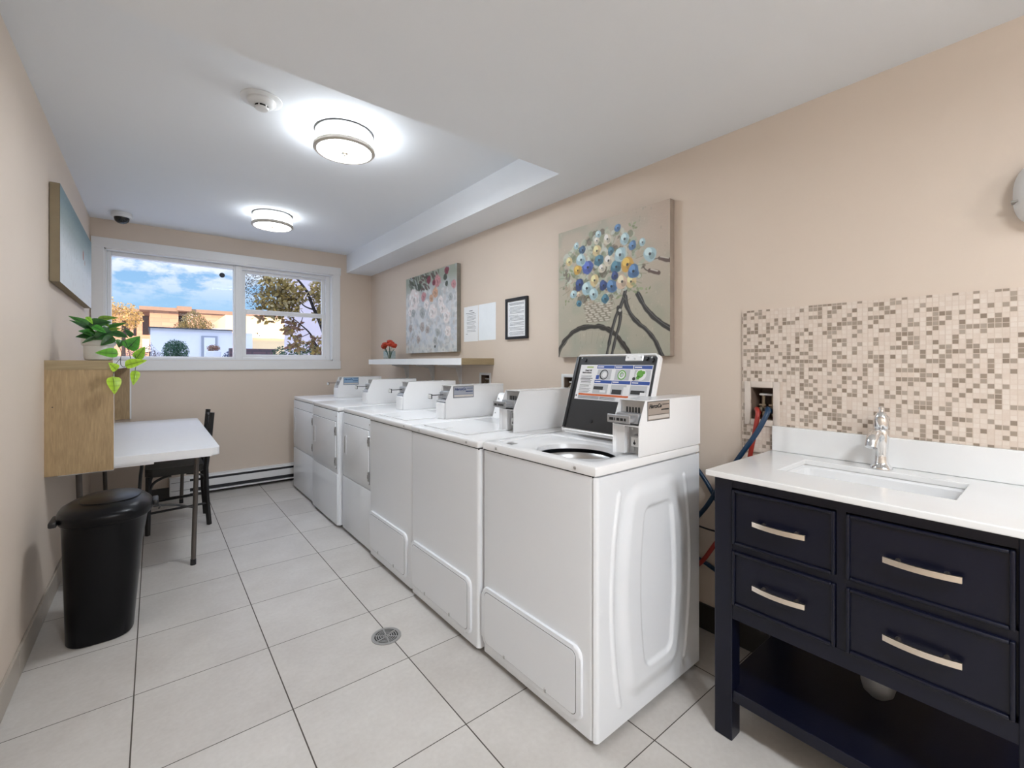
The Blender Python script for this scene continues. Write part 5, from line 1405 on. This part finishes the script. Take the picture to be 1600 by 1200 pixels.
loft(l_, [superring(-0.170, 2.82, 0.163, 0.198, 2.6, z=0.548), superring(-0.170, 2.82, 0.168, 0.203, 2.5, z=0.556), superring(-0.170, 2.82, 0.168, 0.203, 2.5, z=0.578), superring(-0.170, 2.82, 0.160, 0.195, 2.4, z=0.592), superring(-0.165, 2.83, 0.135, 0.168, 2.3, z=0.610), superring(-0.160, 2.84, 0.09, 0.12, 2.2, z=0.622), superring(-0.160, 2.84, 0.04, 0.05, 2.1, z=0.627)])
lo = l_.build('lid', t)
s_ = mb(SHADOWGAP).tube([(p[0], p[1], 0.0) for p in superring(-0.155, 2.835, 0.108, 0.138, 2.4, n=60)][2:34], 0.0012, 5)
s_.bm.verts.ensure_lookup_table()
for v in s_.bm.verts:
    v.co.z += 0.6175 - 0.05 * 0
s_.bm.free()
# flap outline: slightly raised plate in the lid
fp = mb(BINM)
loft(fp, [superring(-0.160, 2.838, 0.112, 0.140, 2.4, z=0.606), superring(-0.160, 2.838, 0.110, 0.138, 2.4, z=0.6215), superring(-0.158, 2.838, 0.09, 0.11, 2.3, z=0.6285), superring(-0.158, 2.838, 0.04, 0.05, 2.2, z=0.6325)])
fp.build('lid_flap', lo)
la = mb(BLACKP).box(-0.006, 0.018, 2.77, 2.87, 0.560, 0.585, bev=0.006, seg=2)
la.tube(smoothpath([(0.012, 2.78, 0.562), (0.022, 2.80, 0.545), (0.020, 2.82, 0.530)], 4), 0.004, 8)
la.build('latch', lo)
hn = mb(BLACKP).box(-0.352, -0.325, 2.70, 2.82, 0.545, 0.570, bev=0.006, seg=2)
hn.build('handle_grip', lo)

# ================================================================== OUTSIDE
GZ = 1.0
GRASS = mat('pale_paving', (0.42, 0.42, 0.42), 0.9, var=0.3, scale=1.5)
ASPH = mat('asphalt', (0.12, 0.12, 0.12), 0.9, var=0.2, scale=3)
struct(mb(GRASS).box(-40, 40, 5.42, 80, 0.80, GZ).build('ground', smooth=False), 'lawn and paving outside the window', 'ground')
# white garage
GW = mat('white_painted_block', (0.66, 0.69, 0.74), 0.8, var=0.05, scale=2)
t = thing('garage_building', 'long white windowless garage wall with a door, outside the window', 'building')
g = mb(GW).box(-0.10, 2.33, 20.0, 25.0, GZ, 2.47)
g.box(1.95, 3.1, 20.6, 25, GZ, 2.44)
g.build('walls', t, smooth=False)
mb(mat('dark_roof_edge', (0.05, 0.05, 0.055), 0.7)).box(-0.16, 2.38, 19.92, 25.0, 2.47, 2.51).build('roof_edge', t, smooth=False)
d = mb(mat('grey_door_frame', (0.28, 0.31, 0.36), 0.7)).box(1.36, 1.86, 19.95, 20.02, GZ, 2.25)
dof = d.build('door_frame', t, smooth=False)
mb(GW).box(1.44, 1.78, 19.93, 19.96, GZ, 2.19).build('door', dof, smooth=False)
# brick building
BRK = brick_material('tan_brick', (0.50, 0.30, 0.22), (0.56, 0.36, 0.26), (0.42, 0.28, 0.22), 1.0, 0.8, 0.25)
ROOF = mat('brown_fascia', (0.28, 0.19, 0.14), 0.8, var=0.1)
t = thing('brick_building', 'long flat-roofed tan brick building behind the white garage', 'building')
w_ = mb(BRK).box(-9, 1.20, 40.0, 50, GZ, 4.75); w_.box(-0.22, 1.30, 38.0, 40, GZ, 4.75); w_.box(1.8, 9.5, 38.0, 50, GZ, 4.75); w_.box(1.20, 1.85, 39.2, 50, GZ, 4.75)
w_.build('walls', t, smooth=False)
r_ = mb(ROOF).box(-9.3, -0.6, 39.3, 50, 4.65, 4.88); r_.box(-0.75, 1.30, 37.4, 50, 4.70, 4.93); r_.box(1.2, 2.0, 37.2, 50, 4.75, 5.05); r_.box(1.95, 9.7, 37.7, 50, 4.70, 4.95)
r_.build('roof', t, smooth=False)
WD = mat('dark_window', (0.03, 0.025, 0.03), 0.2)
for x0, x1, z0, z1, yy in ((1.28, 1.78, 3.3, 4.55, 39.15), (-0.62, -0.28, 3.2, 4.5, 39.95), (-1.5, -1.3, 3.1, 4.2, 39.95), (-1.1, -0.95, 3.1, 4.2, 39.95), (-2.2, -2.0, 3.1, 4.2, 39.95)):
    mb(WD).box(x0, x1, yy, yy + 0.06, z0, z1).build('window', t, smooth=False)
mb(mat('white_panel', (0.75, 0.75, 0.75), 0.6)).box(-0.62, -0.25, 39.9, 39.96, 2.0, 2.9).build('white_panel', t, smooth=False)
# building on the right
CRM = mat('cream_stucco', (0.82, 0.62, 0.36), 0.8, var=0.05, scale=1)
t = thing('cream_building', 'bright cream sunlit building seen through the lower right sash', 'building')
mb(CRM).box(2.75, 7.2, 26, 34, GZ, 3.62).build('walls', t, smooth=False)
mb(mat('white_panel', (0.75, 0.75, 0.75), 0.6)).box(2.70, 7.2, 25.94, 26.0, 2.52, 2.72).build('white_band', t, smooth=False)
t = thing('grey_mauve_building', 'tall shaded mauve-grey building wall behind the autumn tree', 'building')
mb(mat('mauve_siding', (0.62, 0.55, 0.58), 0.8, var=0.05)).box(3.15, 9.0, 14.0, 15.2, GZ, 6.5).build('walls', t, smooth=False)
bw = mb(brick_material('dark_brick', (0.10, 0.06, 0.07), (0.13, 0.08, 0.09), (0.08, 0.06, 0.07), 1.0, 0.3, 0.09)).box(1.35, 2.30, 12.0, 12.2, GZ, 1.585)
tag(bw.build('low_brick_wall', smooth=False), 'low dark brick wall at the bottom of the lower right sash', 'wall')
wd = mb(mat('white_siding', (0.66, 0.67, 0.70), 0.7)).box(2.16, 2.72, 25.1, 25.9, 2.46, 2.88)
wd = wd.box(2.16, 2.72, 25.1, 25.9, GZ, 2.4601)
tag(wd.build('rooftop_sign', smooth=False), 'small white hut standing behind the right end of the garage', 'hut')

LEAFM = vcol('tree_leaf', 0.6, trans=0.35)
def leaf_cloud(name, parent, blobs, n, size, cols, seed, shell=0.45):
    rng = random.Random(seed); bm = bmesh.new(); cl = bm.loops.layers.float_color.new('col')
    wts = [b[3] * b[4] * b[5] for b in blobs]
    for i in range(n):
        bx, by, bz, rx, ry, rz = rng.choices(blobs, wts)[0]
        while True:
            p = Vector((rng.uniform(-1, 1), rng.uniform(-1, 1), rng.uniform(-1, 1)))
            if shell < p.length < 1: break
        c = Vector((bx + p.x * rx, by + p.y * ry, bz + p.z * rz))
        s_ = size * rng.uniform(0.6, 1.4)
        d = Vector((rng.uniform(-1, 1), rng.uniform(-1, 1), rng.uniform(-1.2, 0.6))).normalized()
        e = d.cross(Vector((rng.uniform(-1, 1), rng.uniform(-1, 1), rng.uniform(-1, 1)))).normalized()
        q = [c, c + d * s_ * 0.5 + e * s_ * 0.32, c + d * s_, c + d * s_ * 0.5 - e * s_ * 0.32]
        f = bm.faces.new([bm.verts.new(v) for v in q]); col = rng.choice(cols); k = rng.uniform(0.8, 1.2)
        for lp in f.loops: lp[cl] = (col[0] * k, col[1] * k, col[2] * k, 1)
    me = bpy.data.meshes.new(name); bm.to_mesh(me); bm.free(); me.materials.append(LEAFM)
    o = bpy.data.objects.new(name, me); C.objects.link(o)
    if parent: o.parent = parent
    return o
BARK = mat('dark_bark', (0.035, 0.028, 0.028), 0.85, var=0.3)
# autumn tree right in front of the right-hand window
t = thing('autumn_tree', 'tree with golden olive leaves and dark branches outside the right sash', 'tree', (0, 0, 0))
br = mb(BARK)
def branch(p, r0, r1): 
    q = smoothpath(p, 5); br.tube(q, [r0 + (r1 - r0) * k / (len(q) - 1) for k in range(len(q))], 7)
branch([(2.95, 9.3, GZ), (2.72, 9.15, 1.45), (2.52, 9.0, 1.95), (2.36, 8.9, 2.25), (2.20, 8.85, 2.60), (1.98, 8.9, 2.86), (1.7, 9.0, 3.0)], 0.05, 0.010)
branch([(2.52, 9.0, 1.95), (2.60, 9.0, 2.25), (2.66, 8.95, 2.6), (2.72, 9.0, 3.1)], 0.024, 0.010)
branch([(2.80, 9.2, 1.30), (2.45, 9.0, 1.55), (2.30, 8.95, 1.80), (2.12, 8.9, 1.96), (1.95, 8.9, 2.10)], 0.026, 0.006)
branch([(2.36, 8.9, 2.25), (2.20, 8.9, 2.30), (2.05, 8.9, 2.42), (1.85, 8.9, 2.47)], 0.016, 0.005)
branch([(2.85, 9.2, 1.35), (2.55, 9.0, 1.52), (2.30, 8.9, 1.50), (2.15, 8.9, 1.44)], 0.018, 0.006)
branch([(2.20, 8.85, 2.60), (2.0, 8.8, 2.62), (1.78, 8.8, 2.55), (1.55, 8.8, 2.45)], 0.010, 0.004)
branch([(2.28, 8.95, 1.80), (2.1, 8.9, 1.72), (1.98, 8.9, 1.72)], 0.008, 0.003)
branch([(2.12, 8.9, 1.96), (2.14, 8.8, 2.15), (2.10, 8.8, 2.22)], 0.008, 0.003)
br.build('trunk', t)
leaf_cloud('leaves', t, [(1.75, 8.9, 2.72, 0.26, 0.3, 0.26), (1.98, 8.9, 2.50, 0.26, 0.3, 0.22), (1.62, 8.85, 2.35, 0.26, 0.3, 0.22), (1.9, 8.9, 2.25, 0.22, 0.3, 0.16), (2.48, 8.9, 2.62, 0.22, 0.3, 0.30), (2.5, 8.9, 2.20, 0.16, 0.3, 0.2)], 1900, 0.080, [(0.34, 0.24, 0.07), (0.26, 0.20, 0.06), (0.42, 0.31, 0.10), (0.20, 0.15, 0.07), (0.48, 0.40, 0.22)], 1, 0.0)
o = leaf_cloud('leaves', t, [(1.38, 9.0, 2.62, 0.24, 0.3, 0.26), (1.42, 9.0, 2.32, 0.16, 0.3, 0.18), (1.45, 9.0, 1.76, 0.03, 0.2, 0.03)], 900, 0.026, [(0.10, 0.09, 0.08), (0.16, 0.13, 0.09), (0.07, 0.06, 0.06)], 2, 0.0)
o['label'] = 'small dark leaves at the thin outer twigs'
leaf_cloud('leaves', t, [(1.98, 8.9, 1.90, 0.16, 0.2, 0.20), (2.05, 8.9, 1.60, 0.15, 0.2, 0.12), (2.42, 8.9, 1.62, 0.15, 0.2, 0.18), (1.62, 8.9, 2.06, 0.28, 0.2, 0.06), (2.4, 8.8, 1.46, 0.18, 0.2, 0.08)], 420, 0.088, [(0.34, 0.24, 0.07), (0.30, 0.20, 0.10), (0.36, 0.30, 0.15), (0.22, 0.12, 0.08)], 3, 0.0)
t = thing('green_shrub', 'dense green shrub below the autumn tree at the window bottom', 'shrub', (0, 0, 0))
mb(BARK).tube([(2.05, 11, GZ), (2.1, 11, 1.4)], 0.02, 6).build('stem', t)
leaf_cloud('foliage', t, [(2.35, 11.0, 1.32, 0.40, 0.3, 0.33), (2.9, 11.2, 1.32, 0.35, 0.3, 0.38), (2.0, 11.0, 1.22, 0.2, 0.2, 0.24)], 1500, 0.06, [(0.05, 0.09, 0.05), (0.08, 0.12, 0.06), (0.03, 0.06, 0.04)], 4, 0.3)
t = thing('round_shrub', 'round clipped dark green shrub in front of the white garage', 'shrub', (0, 0, 0))
mb(BARK).tube([(0.51, 17, GZ), (0.51, 17, 1.5)], 0.03, 6).build('stem', t)
leaf_cloud('foliage', t, [(0.42, 17, 1.55, 0.24, 0.3, 0.40), (0.62, 17, 1.55, 0.23, 0.3, 0.40), (0.51, 17, 1.6, 0.3, 0.3, 0.36)], 5200, 0.035, [(0.03, 0.09, 0.05), (0.05, 0.13, 0.06), (0.02, 0.06, 0.04)], 5, 0.55)
t = thing('bare_shrub', 'thin brownish grey shrub left of the round clipped shrub', 'shrub', (0, 0, 0))
mb(BARK).tube([(-0.1, 18, GZ), (-0.1, 18, 1.6)], 0.02, 6).build('stem', t)
leaf_cloud('foliage', t, [(-0.14, 18, 1.5, 0.22, 0.3, 0.38), (0.08, 18.2, 1.35, 0.2, 0.3, 0.30), (-0.45, 18, 1.5, 0.25, 0.3, 0.34)], 1500, 0.035, [(0.16, 0.12, 0.13), (0.22, 0.17, 0.17), (0.10, 0.09, 0.10)], 6, 0.1)
t = thing('golden_tree', 'golden tree at the left edge of the window before the brick building', 'tree', (0, 0, 0))
mb(BARK).tube([(-1.2, 30, GZ), (-1.2, 30, 3.4)], 0.08, 8).build('trunk', t)
leaf_cloud('foliage', t, [(-1.2, 30, 3.6, 0.75, 0.7, 0.75), (-1.75, 30, 4.0, 0.3, 0.5, 0.6), (-0.8, 30, 3.5, 0.4, 0.5, 0.45)], 1500, 0.10, [(0.50, 0.32, 0.10), (0.58, 0.42, 0.18), (0.36, 0.24, 0.10)], 7, 0.0)
t = thing('olive_tree', 'olive green tree rising behind the white garage roof', 'tree', (0, 0, 0))
mb(BARK).tube([(1.7, 30, GZ), (1.7, 30, 3.2)], 0.08, 8).build('trunk', t)
leaf_cloud('foliage', t, [(1.7, 30, 3.4, 0.62, 0.6, 0.72), (1.15, 30, 3.05, 0.4, 0.5, 0.42), (2.3, 30, 3.1, 0.4, 0.5, 0.5)], 2600, 0.085, [(0.20, 0.17, 0.07), (0.28, 0.23, 0.10), (0.15, 0.13, 0.07)], 8, 0.2)
t = thing('planter', 'white planter with reddish dry plant beside the garage door', 'planter', (0, 0, 0))
mb(mat('white_planter', (0.6, 0.62, 0.66), 0.6)).lathe([(0, GZ), (0.14, GZ), (0.19, 1.57), (0.16, 1.58), (0, 1.55)], (1.30, 15, 0), n=20).build('planter_pot', t)
leaf_cloud('foliage', t, [(1.30, 15, 1.66, 0.16, 0.15, 0.10)], 500, 0.035, [(0.25, 0.12, 0.09), (0.18, 0.09, 0.08), (0.30, 0.20, 0.12)], 9, 0.0)
t = thing('dark_hedge', 'dark bluish hedge at the right bottom of the left pane', 'hedge', (0, 0, 0))
mb(BARK).tube([(2.0, 16, GZ), (2.0, 16, 1.3)], 0.03, 6).build('stem', t)
leaf_cloud('foliage', t, [(1.95, 16, 1.35, 0.35, 0.3, 0.34)], 1400, 0.05, [(0.03, 0.05, 0.11), (0.05, 0.07, 0.13)], 10, 0.2)
